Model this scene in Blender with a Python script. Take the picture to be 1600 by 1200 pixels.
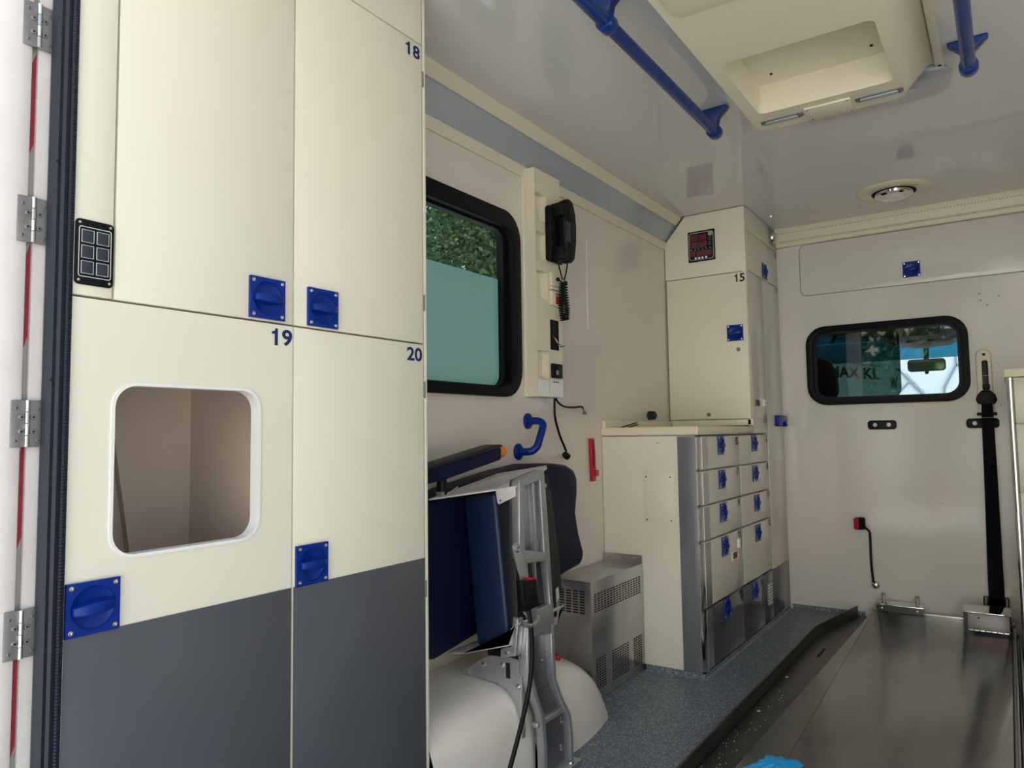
import bpy, bmesh, math, random
from mathutils import Vector, Matrix
from mathutils.geometry import tessellate_polygon
random.seed(7)
for o in list(bpy.data.objects): bpy.data.objects.remove(o)
SC = bpy.context.scene
COL = SC.collection

# ------------------------------------------------------------------ camera
def camera():
    yaw, pit, rol = math.radians(-34.323), math.radians(3.948), math.radians(-.839)
    f = Vector((math.sin(yaw)*math.cos(pit), math.cos(yaw)*math.cos(pit), math.sin(pit)))
    r = Vector((math.cos(yaw), -math.sin(yaw), 0)); u = r.cross(f)
    r2 = r*math.cos(rol)+u*math.sin(rol); u2 = -r*math.sin(rol)+u*math.cos(rol)
    m = Matrix((r2, u2, -f)).transposed().to_4x4(); m.translation = (0, 0, .88)
    c = bpy.data.cameras.new('camera'); c.sensor_width = 36; c.lens = 25.476; c.clip_start = .02; c.clip_end = 400
    o = bpy.data.objects.new('camera', c); COL.objects.link(o); o.matrix_world = m
    SC.camera = o
camera()
# ------------------------------------------------------------------ sky, sun, exposure
W = bpy.data.worlds.new('world'); SC.world = W; W.use_nodes = True
nt = W.node_tree; nt.nodes.clear()
sky = nt.nodes.new('ShaderNodeTexSky'); sky.sky_type = 'NISHITA'; sky.sun_disc = False
sky.sun_elevation = math.radians(48); sky.sun_rotation = math.radians(15); sky.air_density = 1.0; sky.dust_density = 4.0; sky.ozone_density = 1.0
mixw = nt.nodes.new('ShaderNodeMix'); mixw.data_type = 'RGBA'; mixw.inputs[0].default_value = .72
mixw.inputs[7].default_value = (7.8, 9.0, 10.6, 1)
bg = nt.nodes.new('ShaderNodeBackground'); bg.inputs[1].default_value = .125
out = nt.nodes.new('ShaderNodeOutputWorld')
nt.links.new(sky.outputs[0], mixw.inputs[6]); nt.links.new(mixw.outputs[2], bg.inputs[0]); nt.links.new(bg.outputs[0], out.inputs[0])
sl = bpy.data.lights.new('sun', 'SUN'); sl.energy = 13.0; sl.angle = math.radians(1.5); sl.color = (1, .97, .93)
so = bpy.data.objects.new('sun', sl); COL.objects.link(so)
so.rotation_euler = Vector((-.16, -.60, -.78)).to_track_quat('-Z', 'Y').to_euler(); so.location = (4, 4, 8)
SC.view_settings.view_transform = 'Standard'; SC.view_settings.look = 'None'
SC.view_settings.exposure = .60; SC.view_settings.gamma = 1; SC.view_settings.use_curve_mapping = False

# ------------------------------------------------------------------ materials
def lin(c):
    return tuple(((v/255)/12.92 if v/255 <= .04045 else ((v/255+.055)/1.055)**2.4) for v in c)+(1,)
MATS = {}
def mat(name, rgb, rough=.4, metal=0, var=0, vscale=8, bump=0, bscale=60, stretch=None, spec=.5, coat=0):
    m = bpy.data.materials.new(name); m.use_nodes = True; n = m.node_tree; p = n.nodes['Principled BSDF']
    c = lin(rgb); p.inputs['Base Color'].default_value = c; p.inputs['Roughness'].default_value = rough
    p.inputs['Metallic'].default_value = metal; p.inputs['Specular IOR Level'].default_value = spec
    if coat: p.inputs['Coat Weight'].default_value = coat; p.inputs['Coat Roughness'].default_value = .06
    if var or bump:
        tc = n.nodes.new('ShaderNodeTexCoord'); mp = n.nodes.new('ShaderNodeMapping'); n.links.new(tc.outputs['Object'], mp.inputs[0])
        if stretch: mp.inputs['Scale'].default_value = stretch
    if var:
        t = n.nodes.new('ShaderNodeTexNoise'); t.inputs['Scale'].default_value = vscale; t.inputs['Detail'].default_value = 5; n.links.new(mp.outputs[0], t.inputs[0])
        r = n.nodes.new('ShaderNodeValToRGB'); r.color_ramp.elements[0].position = .3; r.color_ramp.elements[1].position = .7
        r.color_ramp.elements[0].color = tuple(v*(1-var) for v in c[:3])+(1,); r.color_ramp.elements[1].color = tuple(min(1, v*(1+var*.6)) for v in c[:3])+(1,)
        n.links.new(t.outputs[0], r.inputs[0]); n.links.new(r.outputs[0], p.inputs['Base Color'])
        mr = n.nodes.new('ShaderNodeMapRange'); mr.inputs[3].default_value = rough*(1-var*.6); mr.inputs[4].default_value = rough*(1+var*.6)
        n.links.new(t.outputs[0], mr.inputs[0]); n.links.new(mr.outputs[0], p.inputs['Roughness'])
    if bump:
        t2 = n.nodes.new('ShaderNodeTexNoise'); t2.inputs['Scale'].default_value = bscale; t2.inputs['Detail'].default_value = 3; n.links.new(mp.outputs[0], t2.inputs[0])
        b = n.nodes.new('ShaderNodeBump'); b.inputs['Strength'].default_value = bump; b.inputs['Distance'].default_value = .004
        n.links.new(t2.outputs[0], b.inputs['Height']); n.links.new(b.outputs[0], p.inputs['Normal'])
    MATS[name] = m; return m
mat('cream', (236, 231, 212), .38, var=.03, vscale=3)
mat('cream_dirty', (236, 232, 216), .36, var=.05, vscale=5)
mat('wall_cream', (230, 220, 208), .10)
mat('ceiling_gloss', (230, 227, 223), .02, spec=.6)
mat('bulkhead', (226, 222, 214), .10)
mat('cove_grey', (176, 180, 184), .08)
mat('beam_cream', (232, 224, 200), .35)
mat('abs_cream', (236, 228, 202), .32, var=.02)
mat('grey_laminate', (84, 87, 94), .24, var=.10, vscale=6)
mat('dark_laminate', (74, 80, 88), .10, var=.04)
mat('drawer_face', (226, 223, 206), .20, var=.02)
mat('white', (240, 240, 236), .4)
mat('white_paint', (212, 206, 201), .45, var=.06, vscale=14, bump=.05)
mat('blue', (0, 42, 132), .32, spec=.35)
mat('blue_rail', (3, 50, 124), .3, coat=.35)
mat('navy', (14, 34, 66), .42, bump=.12, bscale=240, var=.1)
mat('navy_dark', (6, 15, 46), .55, spec=.25, bump=.1, bscale=240)
mat('black', (9, 10, 14), .5, spec=.25)
mat('black_vinyl', (22, 25, 28), .5, bump=.1, bscale=200)
mat('rubber', (10, 12, 16), .55, var=.1, spec=.2)
mat('seal', (30, 36, 48), .5, var=.18, vscale=20)
mat('webbing', (8, 10, 18), .8, spec=.2, bump=.4, bscale=500)
mat('steel', (186, 186, 186), .24, .8, var=.16, vscale=6, bump=.04, stretch=(1, 1, .15))
mat('steel_dull', (138, 136, 136), .4, .5, var=.2, vscale=18)
mat('brushed_strip', (128, 131, 138), .34, .3, var=.12, vscale=8, stretch=(6, 6, .3))
mat('chrome', (225, 225, 225), .08, 1)
mat('alu_cast', (186, 188, 192), .30, .70, var=.12, vscale=14, bump=.05, bscale=120)
mat('tray', (146, 146, 147), .20, .85, var=.45, vscale=4, bump=.06, bscale=40, stretch=(1, .4, 1))
mat('tray_dark', (84, 84, 82), .34, .7, var=.25, vscale=8)
mat('alu_cast_shaded', (130, 132, 138), .32, .8, var=.2, vscale=14)  # same casting metal, darkened: shade of the recessed pockets put into the colour
mat('inner_board', (196, 180, 164), .5, var=.05)
mat('arch', (240, 234, 226), .18, var=.04, vscale=4)
mat('red', (190, 24, 44), .35)
mat('dark_red', (128, 16, 40), .5)
mat('display_red', (96, 16, 30), .15)
mat('orange', (236, 140, 10), .4, bump=.3, bscale=300)
mat('print_blue', (22, 34, 92), .6)
mat('print_dark', (34, 34, 38), .6)
mat('print_white', (236, 238, 240), .5)
mat('key_grey', (44, 50, 62), .4)
mat('glove', (30, 168, 240), .4, bump=.5, bscale=60)
mat('grey_plastic', (120, 124, 124), .5)
mat('lamp_lens', (170, 174, 182), .12, spec=.7)
mat('gap_dark', (10, 10, 12), .8)
mat('cab_trim', (120, 122, 128), .6)
mat('cab_dark', (34, 38, 46), .6)
mat('cab_blue', (20, 98, 140), .4)
mat('truck_white', (238, 244, 246), .5)
mat('truck_grey', (150, 160, 176), .5)
mat('asphalt', (172, 171, 168), .85, var=.12, vscale=3, bump=.2, bscale=80)
mat('bounce_wall', (224, 221, 212), .8, var=.08); mat('roof_tile', (140, 70, 56), .8, var=.1)
mat('bark', (70, 58, 46), .8, bump=.6, bscale=20)
def leafmat(name, a, b):
    m = mat(name, a, .45); n = m.node_tree; p = n.nodes['Principled BSDF']
    g = n.nodes.new('ShaderNodeNewGeometry'); r = n.nodes.new('ShaderNodeValToRGB')
    r.color_ramp.elements[0].color = lin(a); r.color_ramp.elements[1].color = lin(b)
    n.links.new(g.outputs['Random Per Island'], r.inputs[0]); n.links.new(r.outputs[0], p.inputs['Base Color'])
leafmat('leaf', (30, 56, 30), (128, 152, 92))
def floor_mat():
    m = mat('vinyl', (92, 101, 112), .42); n = m.node_tree; p = n.nodes['Principled BSDF']
    tc = n.nodes.new('ShaderNodeTexCoord'); v = n.nodes.new('ShaderNodeTexVoronoi'); v.inputs['Scale'].default_value = 330
    n.links.new(tc.outputs['Object'], v.inputs[0])
    r = n.nodes.new('ShaderNodeValToRGB'); e = r.color_ramp.elements
    r.color_ramp.interpolation = 'CONSTANT'
    e[0].position = 0; e[0].color = lin((88, 98, 110)); e[1].position = .35; e[1].color = lin((110, 121, 133))
    x = e.new(.78); x.color = lin((142, 152, 162)); x = e.new(.93); x.color = lin((192, 198, 204))
    s = n.nodes.new('ShaderNodeSeparateColor'); n.links.new(v.outputs['Color'], s.inputs[0]); n.links.new(s.outputs[0], r.inputs[0])
    n.links.new(r.outputs[0], p.inputs['Base Color'])
    b = n.nodes.new('ShaderNodeBump'); b.inputs['Strength'].default_value = .15; b.inputs['Distance'].default_value = .001
    n.links.new(v.outputs['Distance'], b.inputs['Height']); n.links.new(b.outputs[0], p.inputs['Normal'])
floor_mat()
def glass(name, tint, refl=1.0):
    m = bpy.data.materials.new(name); m.use_nodes = True; n = m.node_tree; n.nodes.clear()
    o = n.nodes.new('ShaderNodeOutputMaterial'); t = n.nodes.new('ShaderNodeBsdfTransparent'); t.inputs[0].default_value = tint+(1,)
    g = n.nodes.new('ShaderNodeBsdfGlossy'); g.inputs['Roughness'].default_value = .02
    lw = n.nodes.new('ShaderNodeLayerWeight'); pw = n.nodes.new('ShaderNodeMath'); pw.operation = 'POWER'; pw.inputs[1].default_value = 5; lw.inputs[0].default_value = .5
    f = n.nodes.new('ShaderNodeMath'); f.operation = 'MULTIPLY_ADD'; f.inputs[1].default_value = .96; f.inputs[2].default_value = .04
    n.links.new(lw.outputs['Facing'], pw.inputs[0]); n.links.new(pw.outputs[0], f.inputs[0])
    mx = n.nodes.new('ShaderNodeMixShader'); n.links.new(f.outputs[0], mx.inputs[0]); n.links.new(t.outputs[0], mx.inputs[1]); n.links.new(g.outputs[0], mx.inputs[2]); n.links.new(mx.outputs[0], o.inputs[0])
    MATS[name] = m
glass('glass_blue', (.03, .20, .32)); glass('glass_tint', (.55, .66, .64)); glass('glass_dark', (.17, .25, .235)); glass('glass_clear', (.92, .95, .95)); glass('glass_screen', (.88, .96, .98))
def frost():
    m = bpy.data.materials.new('frost'); m.use_nodes = True; n = m.node_tree; n.nodes.clear()
    o = n.nodes.new('ShaderNodeOutputMaterial'); t = n.nodes.new('ShaderNodeBsdfTranslucent'); t.inputs[0].default_value = (.76, .86, .83, 1)
    d = n.nodes.new('ShaderNodeBsdfDiffuse'); d.inputs[0].default_value = (.22, .32, .30, 1); mx = n.nodes.new('ShaderNodeMixShader'); mx.inputs[0].default_value = .3
    n.links.new(t.outputs[0], mx.inputs[1]); n.links.new(d.outputs[0], mx.inputs[2]); n.links.new(mx.outputs[0], o.inputs[0]); MATS['frost'] = m
frost()
def stripe_mat():
    m = mat('chevron', (150, 20, 46), .4); n = m.node_tree; p = n.nodes['Principled BSDF']
    tc = n.nodes.new('ShaderNodeTexCoord'); s = n.nodes.new('ShaderNodeSeparateXYZ'); n.links.new(tc.outputs['Object'], s.inputs[0])
    a = n.nodes.new('ShaderNodeMath'); a.operation = 'MULTIPLY_ADD'; a.inputs[1].default_value = 1/.265; a.inputs[2].default_value = -.01
    b = n.nodes.new('ShaderNodeMath'); b.operation = 'MULTIPLY_ADD'; b.inputs[1].default_value = -12; n.links.new(s.outputs[1], b.inputs[0]); n.links.new(s.outputs[2], a.inputs[0]); n.links.new(a.outputs[0], b.inputs[2])
    f = n.nodes.new('ShaderNodeMath'); f.operation = 'FRACT'; n.links.new(b.outputs[0], f.inputs[0])
    g = n.nodes.new('ShaderNodeMath'); g.operation = 'GREATER_THAN'; g.inputs[1].default_value = .52; n.links.new(f.outputs[0], g.inputs[0])
    mx = n.nodes.new('ShaderNodeMix'); mx.data_type = 'RGBA'; mx.inputs[6].default_value = lin((150, 146, 140)); mx.inputs[7].default_value = lin((150, 20, 46))
    n.links.new(g.outputs[0], mx.inputs[0]); n.links.new(mx.outputs[2], p.inputs['Base Color'])
stripe_mat()
def rib_mat():
    m = mat('ribbed_rubber', (22, 28, 42), .5); n = m.node_tree; p = n.nodes['Principled BSDF']
    tc = n.nodes.new('ShaderNodeTexCoord'); w = n.nodes.new('ShaderNodeTexWave'); w.bands_direction = 'Z'; w.inputs['Scale'].default_value = 70
    n.links.new(tc.outputs['Object'], w.inputs[0]); b = n.nodes.new('ShaderNodeBump'); b.inputs['Strength'].default_value = .8; b.inputs['Distance'].default_value = .002
    n.links.new(w.outputs[0], b.inputs['Height']); n.links.new(b.outputs[0], p.inputs['Normal'])
rib_mat()

# ------------------------------------------------------------------ mesh helpers
AX = {'x': lambda u, v, w: (w, u, v), 'y': lambda u, v, w: (u, w, v), 'z': lambda u, v, w: (u, v, w)}
class G:
    """collects geometry in world metres; build() makes one mesh object of it"""
    def __init__(s): s.v = []; s.f = []
    def add(s, vs, fs):
        k = len(s.v); s.v += [tuple(p) for p in vs]; s.f += [tuple(i+k for i in q) for q in fs]; return s
    def box(s, x0, x1, y0, y1, z0, z1):
        return s.add([(x, y, z) for z in (z0, z1) for y in (y0, y1) for x in (x0, x1)],
                     [(0, 2, 3, 1), (4, 5, 7, 6), (0, 1, 5, 4), (2, 6, 7, 3), (0, 4, 6, 2), (1, 3, 7, 5)])
    def prism(s, axis, loops, w0, w1):
        """outline (and holes) in the two other axes (y,z / x,z / x,y), from w0 to w1 along axis"""
        if not isinstance(loops[0][0], (list, tuple)): loops = [loops]
        fn = AX[axis]; tri = tessellate_polygon([[Vector((p[0], p[1], 0)) for p in l] for l in loops])
        flat = [p for l in loops for p in l]; n = len(flat)
        vs = [fn(p[0], p[1], w0) for p in flat]+[fn(p[0], p[1], w1) for p in flat]
        fs = [tuple(t) for t in tri]+[tuple(i+n for i in reversed(t)) for t in tri]
        if len(loops) == 1: fs = [tuple(range(n)), tuple(range(2*n-1, n-1, -1))]
        k = 0
        for l in loops:
            m = len(l)
            for i in range(m): a, b = k+i, k+(i+1) % m; fs.append((a, b, b+n, a+n))
            k += m
        return s.add(vs, fs)
    def cyl(s, p0, p1, r0, r1=None, n=14, cap=True):
        r1 = r0 if r1 is None else r1
        p0, p1 = Vector(p0), Vector(p1); d = (p1-p0).normalized(); a = d.orthogonal().normalized(); b = d.cross(a)
        vs = []
        for p, r in ((p0, r0), (p1, r1)):
            for i in range(n):
                t = 2*math.pi*i/n; vs.append(p+a*r*math.cos(t)+b*r*math.sin(t))
        fs = [(i, (i+1) % n, n+(i+1) % n, n+i) for i in range(n)]
        if cap: fs += [tuple(range(n-1, -1, -1)), tuple(range(n, 2*n))]
        return s.add(vs, fs)
    def tube(s, pts, r, n=8, sub=0):
        P = [Vector(p) for p in pts]
        if sub:
            Q = []
            for i in range(len(P)-1):
                p0, p1, p2, p3 = P[max(i-1, 0)], P[i], P[i+1], P[min(i+2, len(P)-1)]
                for k in range(sub):
                    t = k/sub; Q.append(.5*((2*p1)+(p2-p0)*t+(2*p0-5*p1+4*p2-p3)*t*t+(3*p1-p0-3*p2+p3)*t**3))
            P = Q+[P[-1]]
        rs = r if isinstance(r, (list, tuple)) else [r]*len(P)
        vs = []; a = None
        for i, p in enumerate(P):
            d = (P[min(i+1, len(P)-1)]-P[max(i-1, 0)]).normalized()
            a = d.orthogonal().normalized() if a is None else (a-d*a.dot(d)).normalized()
            b = d.cross(a)
            for k in range(n): t = 2*math.pi*k/n; vs.append(p+(a*math.cos(t)+b*math.sin(t))*rs[i])
        fs = [(i*n+k, i*n+(k+1) % n, (i+1)*n+(k+1) % n, (i+1)*n+k) for i in range(len(P)-1) for k in range(n)]
        fs += [tuple(range(n-1, -1, -1)), tuple(range((len(P)-1)*n, len(P)*n))]
        return s.add(vs, fs)
    def sweep(s, prof, path):
        """closed 2D profile list of offset vectors swept along points, path = list of (point, axis_a, axis_b)"""
        n = len(prof); vs = []
        for p, a, b in path:
            for u, v in prof: vs.append(Vector(p)+Vector(a)*u+Vector(b)*v)
        fs = [(i*n+k, i*n+(k+1) % n, (i+1)*n+(k+1) % n, (i+1)*n+k) for i in range(len(path)-1) for k in range(n)]
        return s.add(vs, fs)
    def lathe(s, c, axis, prof, n=24, cap=True):
        """prof = (radius, height along axis)"""
        c = Vector(c); d = Vector(axis).normalized(); a = d.orthogonal().normalized(); b = d.cross(a); vs = []
        for r, h in prof:
            for i in range(n): t = 2*math.pi*i/n; vs.append(c+d*h+(a*math.cos(t)+b*math.sin(t))*r)
        fs = [(j*n+i, j*n+(i+1) % n, (j+1)*n+(i+1) % n, (j+1)*n+i) for j in range(len(prof)-1) for i in range(n)]
        if cap: fs.append(tuple(range(n-1, -1, -1)))
        fs.append(tuple(range((len(prof)-1)*n, len(prof)*n)))
        return s.add(vs, fs)
    def ball(s, c, r, n=12, sc=(1, 1, 1)):
        vs = [(c[0], c[1], c[2]-r*sc[2])]
        for j in range(1, n//2+1):
            ph = math.pi*j/(n//2+1)
            for i in range(n): t = 2*math.pi*i/n; vs.append((c[0]+r*sc[0]*math.sin(ph)*math.cos(t), c[1]+r*sc[1]*math.sin(ph)*math.sin(t), c[2]-r*sc[2]*math.cos(ph)))
        vs.append((c[0], c[1], c[2]+r*sc[2])); L = n//2; fs = [(0, 1+(i+1) % n, 1+i) for i in range(n)]
        fs += [(1+j*n+i, 1+j*n+(i+1) % n, 1+(j+1)*n+(i+1) % n, 1+(j+1)*n+i) for j in range(L-1) for i in range(n)]
        fs += [(1+(L-1)*n+i, 1+(L-1)*n+(i+1) % n, len(vs)-1) for i in range(n)]
        return s.add(vs, fs)
    def build(s, name, material, parent=None, bevel=0, seg=2, angle=35, subsurf=0):
        me = bpy.data.meshes.new(name)
        org = Vector(parent['_o']) if parent else None
        if org is None:
            xs, ys, zs = zip(*s.v); org = Vector(((min(xs)+max(xs))/2, (min(ys)+max(ys))/2, min(zs)))
        me.from_pydata([tuple(Vector(p)-org) for p in s.v], [], s.f)
        bm = bmesh.new(); bm.from_mesh(me); bmesh.ops.recalc_face_normals(bm, faces=bm.faces)
        if bevel:
            ed = [e for e in bm.edges if len(e.link_faces) == 2 and e.calc_face_angle(0) > math.radians(40)]
            bmesh.ops.bevel(bm, geom=ed, offset=bevel, segments=seg, profile=.5, affect='EDGES', clamp_overlap=True)
        bm.to_mesh(me); bm.free()
        me.polygons.foreach_set('use_smooth', [True]*len(me.polygons)); me.set_sharp_from_angle(angle=math.radians(angle))
        me.materials.append(MATS[material]); o = bpy.data.objects.new(name, me); COL.objects.link(o)
        if parent: o.parent = parent
        else: o.location = org
        o['_o'] = tuple(org)
        if subsurf: mo = o.modifiers.new('s', 'SUBSURF'); mo.levels = subsurf; mo.render_levels = subsurf
        return o
def box(name, b, m, parent=None, bevel=0, **k): return G().box(*b).build(name, m, parent, bevel, **k)
def thing(name, label, cat, loc, group=None):
    o = bpy.data.objects.new(name, None); COL.objects.link(o); o.location = loc; o.empty_display_size = .05
    o['label'] = label; o['category'] = cat; o['_o'] = tuple(loc)
    if group: o['group'] = group
    return o
def tag(o, label, cat, group=None):
    o['label'] = label; o['category'] = cat
    if group: o['group'] = group
    return o
def struct(o, label=None):
    o['kind'] = 'structure'
    if label: o['label'] = label
    return o
def rrect(u0, u1, v0, v1, r, n=6):
    P = []
    for cu, cv, a0 in ((u1-r, v0+r, -90), (u1-r, v1-r, 0), (u0+r, v1-r, 90), (u0+r, v0+r, 180)):
        for i in range(n+1): t = math.radians(a0+90*i/n); P.append((cu+r*math.cos(t), cv+r*math.sin(t)))
    return P
def circ(u, v, r, n=20): return [(u+r*math.cos(2*math.pi*i/n), v+r*math.sin(2*math.pi*i/n)) for i in range(n)]
def glyph(c, bold):
    cu = bpy.data.curves.new('t', 'FONT'); cu.body = c; cu.size = 1; cu.offset = bold; cu.resolution_u = 4
    ob = bpy.data.objects.new('t', cu); me = bpy.data.meshes.new_from_object(ob)
    r = [v.co.copy() for v in me.vertices], [tuple(p.vertices) for p in me.polygons]
    bpy.data.objects.remove(ob); bpy.data.curves.remove(cu); bpy.data.meshes.remove(me); return r
def digit_one(origin, right, up, w, h, off, depth):
    R, U, O = Vector(right), Vector(up), Vector(origin); N = R.cross(U)
    P = [(.48, 0), (.80, 0), (.80, 1), (.56, 1), (.50, .88), (.40, .82), (.18, .79), (.18, .66), (.48, .66)]
    return G().add([O+R*(off+x*w)+U*(y*h)+N*depth for x, y in P], [tuple(range(len(P)))])
def text(name, s, m, parent, origin, right, up, w, h, bold=.0, depth=.0006, part=True):
    """lettering as thin raised mesh filling a w x h box whose lower left corner is origin"""
    if '1' in s and s.isdigit() and len(s) == 2:           # tabular digits with a plain flagged one
        G2 = [digit_one(origin, right, up, w*.44, h, k*.54*w, depth) if c == '1' else None for k, c in enumerate(s)]
        g = G()
        for q in G2:
            if q: g.add(q.v, q.f)
        for k, c in enumerate(s):
            if c != '1':
                vs, fs = glyph(c, bold); x0, x1 = min(v.x for v in vs), max(v.x for v in vs); y0, y1 = min(v.y for v in vs), max(v.y for v in vs)
                R, U, O = Vector(right), Vector(up), Vector(origin); N = R.cross(U)
                g.add([O+R*(k*.54*w+(v.x-x0)/(x1-x0)*w*.46)+U*((v.y-y0)/(y1-y0)*h)+N*depth for v in vs], fs)
        return g.build(name, m, parent)
    cu = bpy.data.curves.new('t', 'FONT'); cu.body = s; cu.size = 1; cu.offset = bold; cu.extrude = 0; cu.resolution_u = 4
    ob = bpy.data.objects.new('t', cu); me = bpy.data.meshes.new_from_object(ob)
    vs = [v.co.copy() for v in me.vertices]; fs = [tuple(p.vertices) for p in me.polygons]
    bpy.data.objects.remove(ob); bpy.data.curves.remove(cu); bpy.data.meshes.remove(me)
    x0, x1 = min(v.x for v in vs), max(v.x for v in vs); y0, y1 = min(v.y for v in vs), max(v.y for v in vs)
    R, U, O = Vector(right), Vector(up), Vector(origin); N = R.cross(U)
    return G().add([O+R*((v.x-x0)/(x1-x0)*w)+U*((v.y-y0)/(y1-y0)*h)+N*depth for v in vs], fs).build(name, m, parent)
RY, UZ, RX = (0, 1, 0), (0, 0, 1), (1, 0, 0)

# ------------------------------------------------------------------ key dimensions (metres, floor = 0)
XL, XR, YB, YR, ZC = -1.323, .78, 3.798, .474, 1.897
XC, XD, YD, YT = -1.06, -.936, 2.557, 3.249

# ================================================================== the setting
struct(box('floor', (XL-.05, XR+.05, .43, YB+.05, -.04, 0), 'vinyl'))
struct(box('ceiling', (-1.245, XR+.05, .43, YB+.05, ZC, ZC+.05), 'ceiling_gloss'))
WIN1 = (1.26, 1.955, 1.012, 1.588)
struct(G().prism('x', [[(.43, 0), (YB+.05, 0), (YB+.05, 1.80), (.43, 1.80)], rrect(*WIN1, .075)], XL, XL-.06).build('wall_left', 'wall_cream'))
WIN2 = (-.798, -.142, 1.012, 1.372)
struct(G().prism('y', [[(XL, 0), (XR+.05, 0), (XR+.05, ZC), (XL, ZC)], rrect(*WIN2, .075)], YB, YB+.05).build('wall_front', 'bulkhead'))
WIN_ADDED = (1.26, 1.955, 1.012, 1.588)
struct(G().prism('x', [[(.43, 0), (YB, 0), (YB, ZC), (.43, ZC)], rrect(*WIN_ADDED, .075)], XR, XR+.06).build('wall_right', 'wall_cream'))
# rear body frame: pillars and header round the open rear doorway
wr = struct(G().box(-1.40, -1.072, .4305, YR, -.30, 2.02).box(.76, .86, .43, YR, -.30, 2.02).box(-1.40, .86, .43, .50, 1.93, 2.02).box(-1.40, .86, .43, .50, -.30, -.04).build('wall_rear', 'white_paint'))
# coving between left wall and ceiling
cv = struct(G().prism('y', [(-1.2415, 1.897), (-1.323, 1.782), (-1.383, 1.782), (-1.383, 1.95), (-1.2415, 1.95)], .43, YB).build('trim_1', 'cove_grey'))
struct(G().prism('y', [(-1.236, 1.8965), (-1.244, 1.8965), (-1.266, 1.866), (-1.261, 1.860), (-1.252, 1.866), (-1.232, 1.890)], .50, YT).build('trim_2', 'beam_cream'), 'cream upper moulding of the grey coving')
struct(G().prism('y', [(-1.3225, 1.748), (-1.3145, 1.748), (-1.3125, 1.786), (-1.318, 1.790), (-1.3225, 1.784)], .50, YT).build('trim_3', 'beam_cream'), 'cream lower moulding of the grey coving')
# beam over the bulkhead with a row of stitched dimples
tb = struct(G().prism('x', [(3.797, 1.806), (3.774, 1.806), (3.770, 1.812), (3.770, 1.826), (3.760, 1.832), (3.752, 1.850), (3.752, 1.8965), (3.797, 1.8965)], XD+.002, XR).build('trim_4', 'beam_cream'))
g = G()
for i in range(90): g.box(-.92+i*.013, -.914+i*.013, 3.7512, 3.7522, 1.868, 1.8705)
g.build('stitch_row', 'grey_plastic', tb)
# vinyl skirting upstands
struct(G().prism('x', [(3.7975, 0), (3.78, 0), (3.79, .006), (3.7925, .022), (3.7975, .022)], XD+.01, -.60).build('baseboard_front', 'vinyl'))
struct(G().prism('y', [(XD+.0, .0), (XD+.012, .0), (XD+.005, .004), (XD+.002, .016), (XD, .016)], YD-.006, YB-.02).build('baseboard_right', 'vinyl'))
struct(G().prism('x', [(YD-.016, 0), (YD-.001, 0), (YD-.001, .019), (YD-.005, .019), (YD-.007, .006)], -1.155, XD+.004).build('baseboard_left', 'vinyl'))

# windows ------------------------------------------------------------
w1 = struct(G().prism('x', [rrect(1.235, 1.975, .998, 1.602, .09), rrect(1.285, 1.925, 1.030, 1.548, .055)], XL+.018, XL-.012).build('window_1', 'rubber', bevel=.006), 'black rubber window frame in the left wall')
G().prism('x', [rrect(1.275, 1.935, 1.020, 1.558, .06), rrect(1.31, 1.902, 1.034, 1.540, .04)], XL-.004, XL-.03).build('inner_frame', 'black', w1)
G().prism('x', [(1.28, 1.02), (1.93, 1.02), (1.93, 1.56), (1.28, 1.56)], XL-.020, XL-.024).build('pane', 'glass_tint', w1)
o = G().prism('x', [(1.28, 1.02), (1.93, 1.02), (1.93, 1.383), (1.28, 1.383)], XL-.0255, XL-.0265).build('frosted_film', 'frost', w1); o['label'] = 'frosted lower half of the pane'
w_added = struct(G().prism('x', [rrect(1.235, 1.975, .998, 1.602, .09), rrect(1.285, 1.925, 1.030, 1.548, .055)], XR-.018, XR+.012).build('window_added', 'rubber', bevel=.006), 'added unseen black rubber window frame in the wall facing the near cabinet')  # unseen window, added to bring more daylight into the interior
G().prism('x', [(1.25, 1.005), (1.965, 1.005), (1.965, 1.595), (1.25, 1.595)], XR+.020, XR+.024).build('pane', 'glass_clear', w_added)
w2 = struct(G().prism('y', [rrect(-.812, -.128, .998, 1.385, .09), rrect(-.783, -.157, 1.024, 1.358, .065)], YB-.016, YB+.012).build('window_2', 'rubber', bevel=.005), 'black rubber framed sliding window in the bulkhead')
G().prism('y', [rrect(-.79, -.15, 1.018, 1.365, .07), rrect(-.768, -.172, 1.036, 1.346, .055)], YB+.006, YB+.022).build('inner_frame', 'black', w2)
o = G().prism('y', rrect(-.785, -.402, 1.02, 1.362, .05), YB+.010, YB+.015).build('pane', 'glass_dark', w2); o['label'] = 'dark tinted sliding pane'
G().prism('y', rrect(-.43, -.155, 1.02, 1.362, .05), YB+.020, YB+.024).build('pane', 'glass_clear', w2)

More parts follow.
